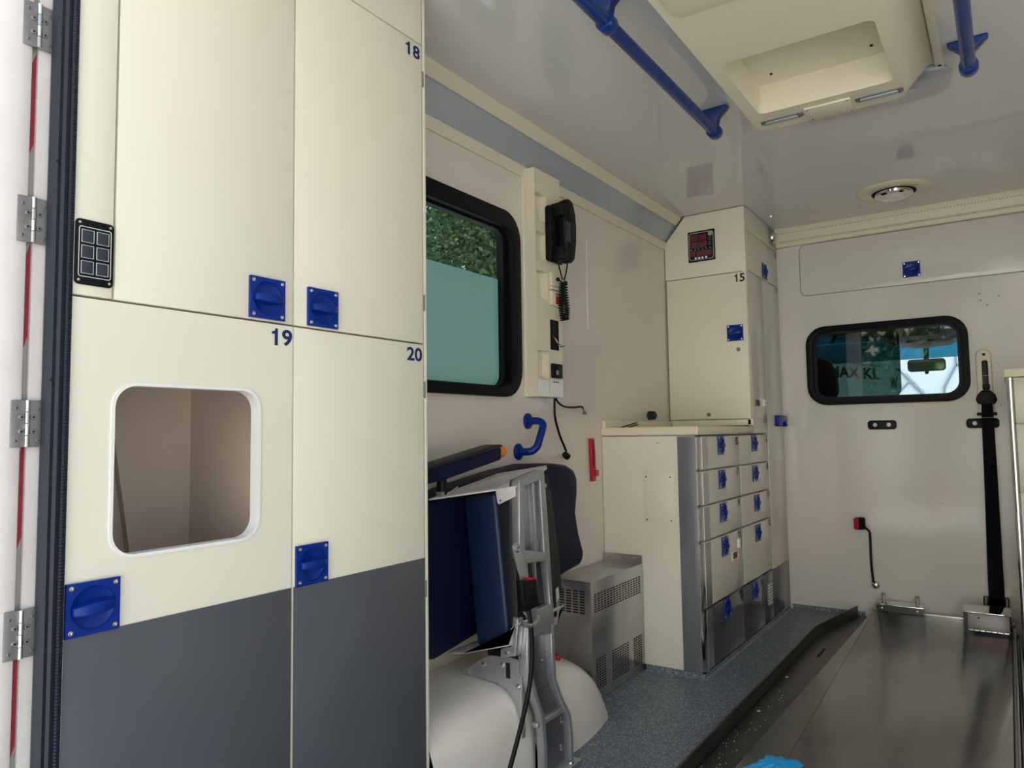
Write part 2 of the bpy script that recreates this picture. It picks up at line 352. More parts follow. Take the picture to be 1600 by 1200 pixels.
# rear door, opened flat beside the doorway, with four hinges and the rubber seal
dr = struct(G().prism('z', [(-1.070, .4235), (-1.070, .408), (-1.074, .396), (-1.088, .372), (-1.11, .362), (-1.95, .362), (-1.95, .4235)], -.30, 2.02).build('door_1', 'white_paint', bevel=.004), 'white rear door standing open')
G().box(-1.084, -1.078, .424, .430, -.28, 2.0).build('gap_strip', 'chevron', dr)['label'] = 'red and grey striped strip in the hinge gap'
def seal():
    s = thing('door_seal', 'dark blue-grey rubber door seal beside the near cabinet', 'door seal', (-1.06, .46, 0))
    G().prism('z', [(-1.0715, .446), (-1.064, .444), (-1.058, .447), (-1.056, .452), (-1.058, .457), (-1.056, .461), (-1.0575, .466), (-1.0715, .466)], 0.0, 1.93).build('seal_body', 'seal', s)
    G().prism('z', [(-1.0715, .4662), (-1.055, .4662), (-1.0535, .469), (-1.055, .4745), (-1.0585, .4748), (-1.0715, .4735)], 0.0, 1.93).build('ribbed_edge', 'ribbed_rubber', s)
    for z in (.445, 1.262, .962): G().cyl((-1.0585, .452, z), (-1.0555, .452, z), .0022).build('drain_hole', 'gap_dark', s)
seal()
HZ = ((1.446, 'topmost steel hinge on the rear door, near the ceiling'), (1.176, 'second steel hinge from the top, level with the keypad'), (.903, 'third steel hinge from the top, left of the cut-out'), (.631, 'lowest visible steel hinge, left of the large blue latch'))
for z, lab in HZ:
    t = bpy.data.objects.new('hinge', None); COL.objects.link(t); t.parent = dr; t.location = Vector((-1.07, .428, z-.031))-Vector(dr['_o']); t['_o'] = (-1.07, .428, z-.031); t['label'] = lab
    for y0, y1, nm in ((.4095, .4265, 'leaf'), (.4295, .4465, 'leaf')):
        box(nm, (-1.0695, -1.0668, y0, y1, z-.031, z+.031), 'steel_dull', t, .0006)
    for k in range(4):
        z0 = z-.031+k*.0155; G().cyl((-1.0655, .428, z0+.0004), (-1.0655, .428, z0+.0151), .0032, n=12).build('knuckle', 'chrome' if k % 2 else 'steel', t)
    for y, dz, r in ((.4212, .0085, .0037), (.4212, -.0105, .0037), (.4150, .0205, .0024), (.4150, -.0225, .0024), (.4352, .0085, .0037), (.4352, -.0105, .0037), (.4415, .0205, .0024), (.4415, -.0225, .0024)):
        G().lathe((-1.0668, y, z+dz), (1, 0, 0), [(r, 0), (r, .0008), (r*.75, .0018), (r*.5, .0020)], 12).build('bolt', 'steel_dull', t)
        G().cyl((-1.0668, y, z+dz), (-1.0646, y, z+dz), r*.42, n=6).build('bolt_socket', 'gap_dark', t)

# ================================================================== latch prototype
LATCH = {}
def latch_meshes():
    # local frame: u right, v up, w out of the panel; plate 72 mm
    s = .036; g = G(); g.prism('z', [[(-s, -s), (s, -s), (s, s), (-s, s)], circ(0, 0, .030, 28)], 0, .0056)
    g.lathe((0, 0, 0), (0, 0, 1), [(.0302, .0055), (.0295, .0035), (.026, .0014), (.012, .0008), (.001, .0006)], 28, False)
    p = g.build('latch', 'blue', None, 0)
    g = G(); n = 9; pr = []
    for i in range(n):                                   # bar that swells in the middle
        t = -1+2*i/(n-1); u = t*.0285; hw = .0070+.0035*(1-t*t); hh = .012+.006*(1-t*t); pr.append((u, hw, hh))
    vs = []
    for u, hw, hh in pr: vs += [(u, -hw, .001), (u, hw, .001), (u, hw*.72, hh), (u, -hw*.72, hh)]
    fs = [(i*4+k, i*4+(k+1) % 4, i*4+4+(k+1) % 4, i*4+4+k) for i in range(n-1) for k in range(4)]+[(3, 2, 1, 0), (n*4-4, n*4-3, n*4-2, n*4-1)]
    k = g.add(vs, fs).build('knob', 'blue', None, .0008)
    sc = G().lathe((0, 0, .0056), (0, 0, 1), [(.0038, 0), (.0036, .0008), (.0016, .0012), (.001, .0006)], 10).build('screw', 'chrome', None)
    for o in (p, k, sc): LATCH[o.name] = o.data; 
    meshes = (p.data, k.data, sc.data)
    # builders recentre a free mesh on its base: put the meshes back on the latch's own axis
    for o in (p, k, sc):
        me = o.data; off = Vector(o['_o'])
        for v in me.vertices: v.co += off
        bpy.data.objects.remove(o)
    return meshes
LP, LK, LS = latch_meshes()
def latch(parent, pos, face, turn=0, screws=True):
    """a blue thumb-turn latch on a panel facing +x or -y; pos = centre on the panel"""
    o = bpy.data.objects.new('latch', LP); COL.objects.link(o); o.parent = parent
    R = Matrix(((0, 0, 1), (1, 0, 0), (0, 1, 0))) if face == 'x' else Matrix(((1, 0, 0), (0, 0, -1), (0, 1, 0)))
    o.matrix_local = Matrix.Translation(Vector(pos)-Vector(parent['_o'])) @ R.to_4x4()
    k = bpy.data.objects.new('knob', LK); COL.objects.link(k); k.parent = o; k.rotation_euler = (0, 0, turn)
    if screws:
        for u in (-1, 1):
            for v in (-1, 1):
                c = bpy.data.objects.new('screw', LS); COL.objects.link(c); c.parent = o; c.location = (u*.0295, v*.0295, 0)
    return o

# ================================================================== near cabinet (18, 19, 20)
nc = thing('tall_cabinet', 'tall cream cabinet beside the rear door with doors 18, 19 and 20', 'cabinet', (-1.19, .85, 0))
g = G(); XF = XC-.019
g.box(-1.322, -1.312, .4765, 1.218, 0, 1.895)                    # back
g.box(-1.312, XF, .4765, .486, 0, 1.895)                       # rear side
g.box(-1.312, XC, 1.2085, 1.218, 0, 1.895)                     # far side with the edge post
g.box(-1.312, XF, .812, .852, 0, 1.895)                        # partition
g.box(-1.312, XF, .486, 1.2085, 0, .02).box(-1.312, XF, .486, .812, .60, .61).box(-1.312, XF, .486, 1.2085, 1.075, 1.09).box(-1.312, XF, .486, 1.2085, 1.76, 1.775).box(-1.312, XF, .486, 1.2085, 1.885, 1.895)
g.build('carcass', 'inner_board', nc)
box('edge_post', (XC-.006, XC+.0003, 1.2086, 1.2182, .0, 1.895), 'cream', nc, .001)
def door(parent, name, loops, x0, x1, m, bevel=.0012): return G().prism('x', loops, x0, x1).build(name, m, parent, bevel)
def rect(a, b, c, d): return [(a, c), (b, c), (b, d), (a, d)]
door(nc, 'corner_panel', rect(.4768, .5305, 1.083, 1.893), XF+.001, XC, 'cream')
door(nc, 'door', rect(.5340, .8515, 1.083, 1.765), XF+.001, XC, 'cream')
d18 = door(nc, 'door', rect(.8550, 1.2065, 1.083, 1.765), XF+.001, XC, 'cream')
door(nc, 'top_panel', rect(.5340, 1.2065, 1.768, 1.893), XF+.001, XC, 'cream')
CUT = (.536, .782, .712, .961)
d19 = door(nc, 'door', [rect(.4768, .8515, .022, 1.0795), rrect(*CUT, .034)], XF+.001, XC, 'cream', 0)
d20 = door(nc, 'door', rect(.8550, 1.2065, .022, 1.0795), XF+.001, XC, 'cream')
G().prism('x', [rrect(CUT[0]-.003, CUT[1]+.003, CUT[2]-.003, CUT[3]+.003, .037), rrect(CUT[0]+.002, CUT[1]-.002, CUT[2]+.002, CUT[3]-.002, .032)], XC-.020, XC+.002).build('cutout_rim', 'white', d19)
for d, a, b in ((d19, .4772, .8508), (d20, .8557, 1.2060)):
    o = box('kick_panel', (XC, XC+.0016, a, b, .024, .615), 'grey_laminate', d, .0006); o['label'] = 'grey laminate lower panel'
text('number', '18', 'print_blue', d18, (XC, 1.150, 1.7265), RY, UZ, .050, .030, .028)
text('number', '19', 'print_blue', d19, (XC, .802, 1.0425), RY, UZ, .048, .030, .028)
text('number', '20', 'print_blue', d20, (XC, 1.153, 1.0415), RY, UZ, .049, .030, .028)
for d, z in ((d18, 1.687), (d18, 1.174), (d20, .980), (d20, .549)):
    box('door_hinge', (XC, XC+.003, 1.2055, 1.2105, z-.018, z+.018), 'grey_plastic', d, .0008)
latch(nc, (XC, .7945, 1.122), 'x'); latch(nc, (XC, .919, 1.1215), 'x'); latch(nc, (XC, .513, .650), 'x', .06); latch(nc, (XC, .8955, .6500), 'x')
o = G().prism('x', [(.652, .925), (.662, .925), (.716, .612), (.700, .612)], -1.311, -1.296).build('leaning_batten', 'inner_board', nc)
kp = thing('keypad', 'black six-button keypad screwed to the narrow cream panel by the rear door', 'keypad', (XC, .503, 1.097))
G().prism('x', rrect(.4775, .5300, 1.0975, 1.1905, .006, 4), XC+.0002, XC+.003).build('plate', 'black', kp, .0006)
G().prism('x', [rrect(.4818, .5262, 1.1085, 1.1800, .003, 3), rrect(.4826, .5254, 1.1093, 1.1792, .0025, 3)], XC+.003, XC+.0035).build('white_border', 'print_white', kp)
for j in range(3):
    for i in range(2):
        y = .4938+i*.0205; z = 1.1665-j*.0222
        b = box('button', (XC+.003, XC+.0038, y-.0078, y+.0078, z-.0085, z+.0085), 'key_grey', kp, .0003)
        G().prism('x', [rect(y-.0083, y+.0083, z-.009, z+.009), rect(y-.0079, y+.0079, z-.0086, z+.0086)], XC+.003, XC+.0040).build('button_outline', 'print_white', b)
for y in (.4830, .5248):
    for z in (1.1035, 1.1850): G().lathe((XC+.003, y, z), (1, 0, 0), [(.0022, 0), (.002, .0006), (.0008, .001)], 10).build('screw', 'chrome', kp)

# ================================================================== drawer unit under the worktop
du = thing('drawer_unit', 'cream drawer unit with blue latches and drawers numbered 5 to 14', 'drawer unit', (-1.13, 3.0, 0))
G().box(XL+.002, -.957, YD+.004, 3.494, .016, .862).build('carcass', 'cream_dirty', du)
box('side_panel', (XL+.002, -.945, YD, YD+.004, .020, .864), 'cream_dirty', du)
o = box('corner_strip', (-1.012, -.942, YD-.002, YD, .004, .862), 'brushed_strip', du, .0005); o['label'] = 'worn grey metal strip'
cp = box('cover_plate', (-1.148, -1.032, YD-.003, YD, .541, .728), 'cream_dirty', du, .001)
for x in (-1.138, -1.042):
    for z in (.553, .712): G().cyl((x, YD-.0036, z), (x, YD-.003, z), .0028, n=8).build('screw', 'print_dark', cp)
G().lathe((-1.088, YD, .839), (0, -1, 0), [(.0065, 0), (.006, .003), (.003, .004)], 14).build('blanking_screw', 'cream', du)
G().cyl((-1.088, YD-.0042, .839), (-1.088, YD-.0038, .839), .002, n=8).build('screw_hole', 'gap_dark', du)
ROWS = (.864, .737, .608, .479, .240, .018)
def drawer(n, y0, y1, z0, z1, m, lat, num, first=False):
    a = y0
    d = box('drawer', (-.957, XD, a+.0015, y1-.0015, z0+.002, z1-.005), m, du, .001)
    if first:                                              # rounded chrome end profile and reflective steel band
        pts = [(-.957, y0)]+[(XD-.017+.017*math.sin(t*math.pi/12), y0-.040+.017-.017*math.cos(t*math.pi/12)) for t in range(7)]+[(XD, y0)]
        G().prism('z', pts, z0+.004, z1-.007).build('chrome_edge', 'chrome', d)
        o = box('steel_band', (XD, XD+.0012, y0+.002, y0+.062, z0+.004, z1-.008), 'steel', d); o['label'] = 'reflective steel band'
        G().box(-.957, XD+.0015, y0-.03, y0, z0+.0015, z0+.0035).build('end_bead', 'chrome', d)
    latch(du, (XD, lat[0], lat[1]), 'x', random.uniform(-.05, .05))
    if num: text('number', str(n), 'print_dark', d, (XD+.0003, num[0], num[1]), RY, UZ, num[2], .031, .03)
    return d
z = ROWS
drawer(5, 2.600, 3.0555, z[1], z[0], 'drawer_face', (2.813, .824), (3.003, .822, .026), True); drawer(6, 3.0575, 3.490, z[1], z[0], 'drawer_face', (3.265, .824), (3.456, .822, .026))
drawer(7, 2.600, 3.0555, z[2], z[1], 'drawer_face', (2.814, .692), (3.006, .698, .025), True); drawer(8, 3.0575, 3.490, z[2], z[1], 'drawer_face', (3.265, .692), (3.456, .698, .026))
drawer(9, 2.600, 3.0555, z[3], z[2], 'drawer_face', (2.816, .564), (3.006, .570, .026), True); drawer(10, 3.0575, 3.490, z[3], z[2], 'drawer_face', (3.274, .562), (3.442, .570, .046))
d11 = drawer(11, 2.600, 3.0555, z[4], z[3], 'drawer_face', (2.822, .433), (2.996, .440, .042), True); drawer(12, 3.0575, 3.490, z[4], z[3], 'drawer_face', (3.272, .431), (3.442, .440, .046))
drawer(13, 2.600, 3.040, z[5], z[4], 'dark_laminate', (2.822, .198), (2.992, .198, .046), True); drawer(14, 3.042, 3.344, z[5], z[4], 'dark_laminate', (3.198, .196), (3.290, .198, .046))
vp = box('vent_panel', (-.957, XD, 3.3475, 3.4885, z[5]+.002, z[4]-.005), 'dark_laminate', du, .001)
g = G().prism('x', rrect(3.385, 3.463, .082, .196, .03), XD, XD+.003).build('grille', 'grey_plastic', vp, .001)
for i in range(7): box('slat', (XD+.002, XD+.0065, 3.392, 3.456, .096+i*.0135, .102+i*.0135), 'white', vp)
lk = box('lock_body', (XD, XD+.012, 2.972, 2.992, .405, .441), 'white', du, .002); box('lock_slot', (XD, XD+.008, 2.994, 3.012, .405, .436), 'grey_plastic', du, .001)
lb = box('lock_label', (XD, XD+.002, 2.905, 2.990, .362, .398), 'white', du); box('lock_print', (XD+.002, XD+.0025, 2.920, 2.970, .368, .393), 'dark_red', lb)
box('bottom_bead', (-.957, XD+.002, 2.57, 3.79, .014, .0175), 'chrome', du)
# worktop
wt = thing('worktop', 'cream worktop with raised lip over the numbered drawers', 'worktop', (-1.13, 2.9, .864))
G().prism('y', [(XL+.002, .8665), (XD-.002, .8665), (XD+.004, .874), (XD+.006, .896), (XD+.001, .899), (XD-.014, .899), (XD-.018, .888), (-1.30, .888), (-1.302, .890), (-1.306, .927), (XL+.002, .927)], YD-.003, YT-.001).build('top', 'abs_cream', wt, .001)
G().prism('x', [(YD-.003, .8665), (YD-.008, .872), (YD-.008, .894), (YD-.003, .899), (YD+.008, .899), (YD+.012, .888), (YD+.012, .8665)], XL+.002, XD-.002).build('front_lip', 'abs_cream', wt)
# ================================================================== tall cabinet 15 / 16 / 17
tc = thing('tall_cabinet', 'tall cream cabinet by the bulkhead with door 15 and a red digital display', 'cabinet', (-1.13, 3.5, 0))
G().prism('y', [(XL+.003, .902), (-.957, .902), (-.957, 1.894), (-1.216, 1.894), (-1.318, 1.776), (XL+.003, 1.776)], YT+.018, YB-.004).box(-1.32, -.957, 3.496, YB-.004, .016, .902).build('carcass', 'cream', tc)
G().prism('y', [(-1.319, 1.5985), (-.938, 1.5985), (-.938, 1.894), (-1.216, 1.894), (-1.319, 1.776)], YT, YT+.017).build('display_panel', 'cream', tc, .0015)
d15 = G().prism('y', rect(-1.314, -.939, .934, 1.5945), YT-.004, YT+.017).build('door', 'cream', tc, .002)
box('bottom_rail', (-1.318, -.930, YT+.001, YT+.017, .9035, .930), 'cream', tc, .001)
text('number', '15', 'print_dark', d15, (-.993, YT-.004, 1.549), RX, UZ, .050, .038, .03)
latch(tc, (-.994, YT-.004, 1.3195), 'y', .1)
for x, zz in ((-.983, 1.244), (-1.128, .955)): G().lathe((x, YT-.004, zz), (0, -1, 0), [(.0095, 0), (.009, .003), (.004, .0035)], 14).build('cam_lock', 'grey_plastic', d15)
box('corner_post', (-.957, -.9365, YT+.001, YT+.022, .9035, 1.894), 'cream', tc, .004)
box('top_side_panel', (-.957, XD, YT+.024, YB-.012, 1.790, 1.894), 'drawer_face', tc, .001)
d16 = box('door', (-.957, XD, YT+.024, YB-.012, 1.604, 1.7865), 'drawer_face', tc, .001)
box('side_panel', (-.957, XD, YT+.024, 3.500, .868, 1.600), 'drawer_face', tc, .001)
d17 = box('door', (-.957, XD, 3.5035, YB-.006, .236, 1.600), 'drawer_face', tc, .001)
box('kick_panel', (-.957, XD, 3.4945, YB-.006, .018, .2335), 'dark_laminate', tc, .001)
text('number', '16', 'print_dark', d16, (XD+.0003, 3.735, 1.752), RY, UZ, .042, .030, .03); text('number', '17', 'print_dark', d17, (XD+.0003, 3.735, 1.566), RY, UZ, .042, .030, .03)
latch(tc, (XD, 3.545, 1.645), 'x')
ey = thing('reading_lamp', 'small chrome eyeball lamp at the top of the cabinet side', 'lamp', (XD, 3.705, 1.80))
box('plate', (XD+.0005, XD+.005, 3.658, 3.752, 1.806, 1.882), 'steel_dull', ey, .001)
G().lathe((XD+.005, 3.708, 1.845), (1, 0, 0), [(.030, 0), (.029, .006), (.024, .014), (.014, .021), (.004, .023)], 20).build('eyeball', 'chrome', ey)
bx1 = box('lock_plate', (XD, XD+.004, 3.31, 3.375, .990, 1.019), 'grey_plastic', tc, .001); box('lock_print', (XD+.004, XD+.0045, 3.325, 3.36, .995, 1.014), 'print_dark', bx1)
box('lock_tab', (XD, XD+.010, 3.425, 3.452, .992, 1.022), 'white', tc, .001)
# digital display
dp = thing('digital_display', 'black control display with dark red readouts on the cabinet above door 15', 'display', (-1.137, YT, 1.668))
box('housing', (-1.201, -1.073, YT-.006, YT-.0005, 1.668, 1.813), 'black', dp, .002)
yy = YT-.006
G().prism('y', [rrect(-1.195, -1.079, 1.676, 1.805, .012, 4), rrect(-1.1935, -1.0805, 1.6775, 1.8035, .011, 4)], yy, yy-.0006).build('white_border', 'print_white', dp)
for j, z0 in enumerate((1.769, 1.736)):
    for i in range(2): box('readout', (-1.188+i*.040, -1.151+i*.040, yy-.001, yy, z0-.003, z0+.026), 'display_red', dp)
box('readout', (-1.188, -1.166, yy-.001, yy, 1.693, 1.719), 'display_red', dp); box('readout', (-1.161, -1.088, yy-.001, yy, 1.693, 1.719), 'display_red', dp)
for i in range(6): G().cyl((-1.184+i*.0175, yy, 1.7265), (-1.184+i*.0175, yy-.0015, 1.7265), .0035, n=10).build('indicator', 'grey_plastic', dp)
for i in range(4): G().lathe((-1.165+i*.0165, yy, 1.6845), (0, -1, 0), [(.0058, 0), (.005, .003), (.001, .004)], 12).build('button', 'print_white', dp)
G().prism('y', [circ(-1.093, 1.792, .0105, 18), circ(-1.093, 1.792, .0090, 18)], yy, yy-.0008).build('emblem_ring', 'print_white', dp)
for k in range(3):
    a = math.radians(60*k+15); G().prism('y', [(-1.093+.0088*math.cos(a+s)*q, 1.792+.0088*math.sin(a+s)*q) for s, q in ((-.12, 1), (.12, 1), (math.pi-.12, 1), (math.pi+.12, 1))], yy, yy-.0008).build('emblem_spoke', 'print_white', dp)
for i in range(4): box('caption', (-1.104, -1.090, yy-.0006, yy, 1.742+i*.010, 1.7445+i*.010), 'grey_plastic', dp)
# ================================================================== heater box
hb = thing('heater_box', 'brushed stainless heater cover with slotted vents on the floor beside the drawer unit', 'heater', (-1.24, 2.34, 0))
box('casing', (XL+.002, -1.160, 2.140, 2.550, .001, .389), 'steel', hb, .0015)
fl = box('flange', (XL+.003, -1.162, 2.547, 2.5545, .386, .418), 'steel', hb)
for x in (-1.295, -1.245, -1.190): G().lathe((x, 2.547, .406), (0, -1, 0), [(.0045, 0), (.004, .002), (.001, .003)], 10).build('rivet', 'chrome', fl)
def slots(name, face, u0, u1, v0, v1, nu, nv):
    g = G(); du_ = (u1-u0)/nu; dv = (v1-v0)/nv
    for j in range(nv):
        for i in range(nu):
            a = u0+i*du_+du_*.08; b = a+du_*.72; c = v0+j*dv; d = c+dv*.52
            if face == 'x': g.box(-1.161, -1.1597, a, b, c, d)
            else: g.box(a, b, 2.1395, 2.141, c, d)
    o = g.build(name, 'gap_dark', hb); o['kind'] = 'stuff'
slots('vent_slots', 'x', 2.160, 2.530, .286, .350, 16, 8); slots('vent_slots', 'x', 2.166, 2.240, .035, .138, 4, 12)
slots('vent_slots', 'x', 2.282, 2.418, .035, .138, 7, 12); slots('vent_slots', 'x', 2.456, 2.530, .035, .138, 4, 12)
slots('vent_slots', 'y', -1.282, -1.178, .284, .362, 4, 9)

# ================================================================== left wall fittings
ep = thing('equipment_column', 'cream equipment column with open niches on the left wall beside the window', 'wall column', (-1.30, 2.10, 1.0))
XP = -1.273; N4 = [(1.597, 1.695), (1.463, 1.560), (1.333, 1.427), (1.062, 1.157)]
G().prism('x', [rect(2.014, 2.182, 1.003, 1.776)]+[rect(2.019, 2.087, a, b) for a, b in N4], XP, XP-.028).build('front', 'beam_cream', ep)
G().box(XL+.001, XP-.028, 2.014, 2.182, 1.003, 1.776).build('body', 'beam_cream', ep)
G().prism('z', [(XL+.001, 2.006), (XL+.006, 2.006), (XL+.008, 2.0135), (XL+.001, 2.0135)], 1.003, 1.75).build('edge_bead', 'beam_cream', ep)
o = box('label_plate', (XP, XP+.001, 2.018, 2.088, 1.005, 1.060), 'white', ep); o['label'] = 'pale worn label area'
o = box('label_plate', (XP, XP+.0015, 2.100, 2.178, 1.005, 1.064), 'white', ep)
for i in range(3): box('print', (XP+.0015, XP+.0019, 2.112+i*.014, 2.122+i*.014, 1.0525, 1.0565), 'print_dark', o)
sw = thing('rocker_switch', 'small black rocker switch low on the cream column', 'switch', (XP, 2.13, 1.067))
box('bezel', (XP+.0005, XP+.012, 2.098, 2.160, 1.068, 1.117), 'black', sw, .002); box('rocker', (XP+.012, XP+.016, 2.112, 2.130, 1.078, 1.094), 'grey_plastic', sw, .002)
so_ = thing('socket_opening', 'black open slot with loose wires in the cream column', 'opening', (XP, 2.126, 1.165))
G().prism('x', [rect(2.100, 2.152, 1.165, 1.268), rect(2.104, 2.148, 1.169, 1.264)], XP+.0005, XP+.003).build('frame', 'black', so_); box('back', (XP+.0002, XP+.001, 2.102, 2.150, 1.167, 1.266), 'gap_dark', so_)
for k, m in enumerate(('dark_red', 'steel', 'print_white', 'black')):
    G().tube([(XP+.001, 2.112+.006*k, 1.215-.004*k), (XP+.008, 2.118+.004*k, 1.200), (XP+.012, 2.122+.008*k, 1.190-.004*k), (XP+.014, 2.135+.012*k, 1.184)], .0016, 6, 3).build('wire', m, so_)
rl = thing('wall_socket', 'small cream socket with a red label behind the coiled phone cord', 'socket', (XP, 2.14, 1.32))
box('box', (XP+.0005, XP+.012, 2.098, 2.170, 1.318, 1.367), 'beam_cream', rl, .002); r_ = box('red_label', (XP+.012, XP+.0125, 2.122, 2.168, 1.322, 1.362), 'red', rl)
text('print', 'EXIT', 'print_white', r_, (XP+.0125, 2.126, 1.3495), RY, UZ, .038, .009)
cbx = thing('wall_socket', 'blank cream socket cover above the red label', 'socket', (XP, 2.12, 1.38)); box('cover', (XP+.0005, XP+.009, 2.100, 2.150, 1.385, 1.43), 'beam_cream', cbx, .002)
box('lip', (XP+.0005, XP+.013, 2.100, 2.160, 1.372, 1.383), 'beam_cream', cbx, .002)
# telephone
ph = thing('telephone', 'black wall telephone handset hanging on the cream column', 'telephone', (-1.26, 2.15, 1.46))
G().prism('y', [(XP, 1.468), (XP+.022, 1.462), (XP+.026, 1.50), (XP+.026, 1.62), (XP+.022, 1.660), (XP, 1.655)], 2.075, 2.160).build('cradle', 'black', ph, .006)
G().prism('x', [(2.118, 1.676), (2.146, 1.690), (2.172, 1.686), (2.190, 1.645), (2.196, 1.600), (2.194, 1.545), (2.180, 1.480), (2.160, 1.466), (2.132, 1.466), (2.126, 1.52), (2.118, 1.56), (2.116, 1.62)], XP+.024, XP+.060).build('handset', 'black', ph, .009, 3)
box('earpiece', (XP+.012, XP+.060, 2.094, 2.140, 1.620, 1.668), 'black', ph, .008); box('mouthpiece', (XP+.012, XP+.060, 2.092, 2.140, 1.470, 1.515), 'black', ph, .008)
box('keypad_face', (XP+.058, XP+.0625, 2.120, 2.146, 1.535, 1.605), 'key_grey', ph, .002)
cd = []
n = 240
for i in range(n):
    t = i/(n-1); loop = [(2.138, 1.400), (2.134, 1.36), (2.128, 1.31), (2.140, 1.268), (2.158, 1.272), (2.164, 1.31), (2.156, 1.355), (2.150, 1.40)]
    q = t*(len(loop)-1); k = min(int(q), len(loop)-2); fq = q-k; y = loop[k][0]*(1-fq)+loop[k+1][0]*fq; zz = loop[k][1]*(1-fq)+loop[k+1][1]*fq
    a = i*.95; cd.append((XP+.030+.010*math.cos(a), y+.010*math.sin(a), zz+.002*math.sin(a)))
cdo = G().tube(cd, .0024, 5); cdo.tube([(XP+.03, 2.110, 1.466), (XP+.034, 2.114, 1.44), (XP+.03, 2.138, 1.408)], .0026, 6, 5); cdo.tube([(XP+.04, 2.158, 1.466), (XP+.036, 2.152, 1.43), (XP+.03, 2.148, 1.405)], .0026, 6, 5)
cdo.ball((XP+.03, 2.108, 1.404), .0075, 8).ball((XP+.03, 2.160, 1.400), .0075, 8).tube([(XP+.03, 2.108, 1.404), (XP+.03, 2.135, 1.398), (XP+.03, 2.160, 1.400)], .003, 6)
cdo.build('coiled_cord', 'black', ph)
# cables below the column
cb = thing('power_cable', 'black cable with round plug hanging below the cream column', 'cable', (-1.30, 2.2, .80))
G().tube([(-1.300, 2.166, 1.003), (-1.300, 2.164, .965), (-1.302, 2.172, .930), (-1.304, 2.202, .875), (-1.304, 2.236, .830), (-1.304, 2.246, .815)], .0042, 8, 5).build('lead', 'black', cb)
G().lathe((-1.304, 2.240, .803), (.1, .3, -.2), [(.009, -.008), (.012, 0), (.012, .014), (.008, .018)], 14).build('plug', 'black', cb)
cb2 = thing('data_cable', 'short black cable with bare connector sticking out from the column foot', 'cable', (-1.30, 2.3, .95))
G().tube([(-1.300, 2.172, 1.003), (-1.300, 2.196, .985), (-1.298, 2.235, .974), (-1.296, 2.300, .973), (-1.296, 2.345, .977), (-1.296, 2.362, .972)], .0036, 8, 5).build('lead', 'black', cb2)
G().tube([(-1.296, 2.362, .972), (-1.296, 2.370, .960)], .003, 6).box(-1.300, -1.292, 2.366, 2.380, .948, .960).build('connector', 'steel_dull', cb2)
# blue curved grab handle
gh = thing('grab_bar', 'small curved blue grab handle on the left wall below the telephone column', 'handle', (-1.30, 1.99, .82))
for y, zz in ((2.026, .922), (1.966, .822)):
    f_ = G().lathe((XL+.0005, y, zz), (1, 0, 0), [(.027, 0), (.027, .004), (.022, .009), (.014, .011)], 20).build('flange', 'blue', gh)
    for a in (0, 2.1, 4.2): G().cyl((XL+.007, y+.018*math.cos(a), zz+.018*math.sin(a)), (XL+.0098, y+.018*math.cos(a), zz+.018*math.sin(a)), .0035, n=8).build('screw', 'blue_rail', f_)
G().tube([(XL+.008, 2.026, .922), (XL+.040, 2.026, .922), (XL+.058, 2.024, .914), (XL+.064, 2.018, .898), (XL+.064, 1.994, .856), (XL+.062, 1.984, .838), (XL+.05, 1.975, .825), (XL+.035, 1.967, .822), (XL+.008, 1.966, .822)], .0125, 14, 4).build('grip', 'blue', gh)
# red belt cutter
rc = thing('belt_cutter', 'slim red belt cutter clipped to the left wall beside the drawer unit', 'belt cutter', (XL, 2.465, .694))
G().prism('x', [(2.444, .859), (2.476, .859), (2.484, .74), (2.482, .696), (2.452, .696)], XL+.0005, XL+.012).build('bracket', 'red', rc, .002); box('blade_tab', (XL+.008, XL+.018, 2.468, 2.496, .715, .738), 'red', rc, .002)
G().tube([(XL+.013, 2.462, .852), (XL+.016, 2.464, .80), (XL+.014, 2.466, .75)], .004, 8).build('handle', 'dark_red', rc)
# wall seam strip, wall knob, cable tray on worktop
tag(box('edge_strip', (XL+.0003, XL+.003, 2.460, 2.466, 1.278, 1.628), 'white'), 'thin white strip on the left wall right of the telephone', 'strip')
kb = thing('wall_plug', 'dark teal round plug on the left wall above the worktop', 'plug', (XL, 3.02, .935))
G().lathe((XL+.0005, 3.015, .953), (1, 0, 0), [(.020, 0), (.020, .010), (.016, .014), (.016, .030), (.010, .036)], 14).build('body', 'seal', kb)
for k in range(6): a = k*math.pi/3; G().cyl((XL+.012, 3.015+.017*math.cos(a), .953+.017*math.sin(a)), (XL+.028, 3.015+.017*math.cos(a), .953+.017*math.sin(a)), .004, n=8).build('grip_rib', 'seal', kb)
ct = thing('cable_tray', 'thin black wire tray leaning on the worktop against the left wall', 'tray', (-1.28, 2.72, .889))
G().tube([(-1.294, 2.600, .8915), (-1.294, 2.70, .904), (-1.294, 2.83, .921)], .0022, 6).tube([(-1.275, 2.600, .8915), (-1.275, 2.70, .899), (-1.275, 2.80, .912)], .0022, 6).build('rails', 'black', ct)
for i in range(9): tt = i/8; G().tube([(-1.294, 2.61+.2*tt, .893+.026*tt), (-1.275, 2.61+.18*tt, .892+.018*tt)], .0018, 5).build('rung', 'steel_dull' if i > 3 else 'black', ct)

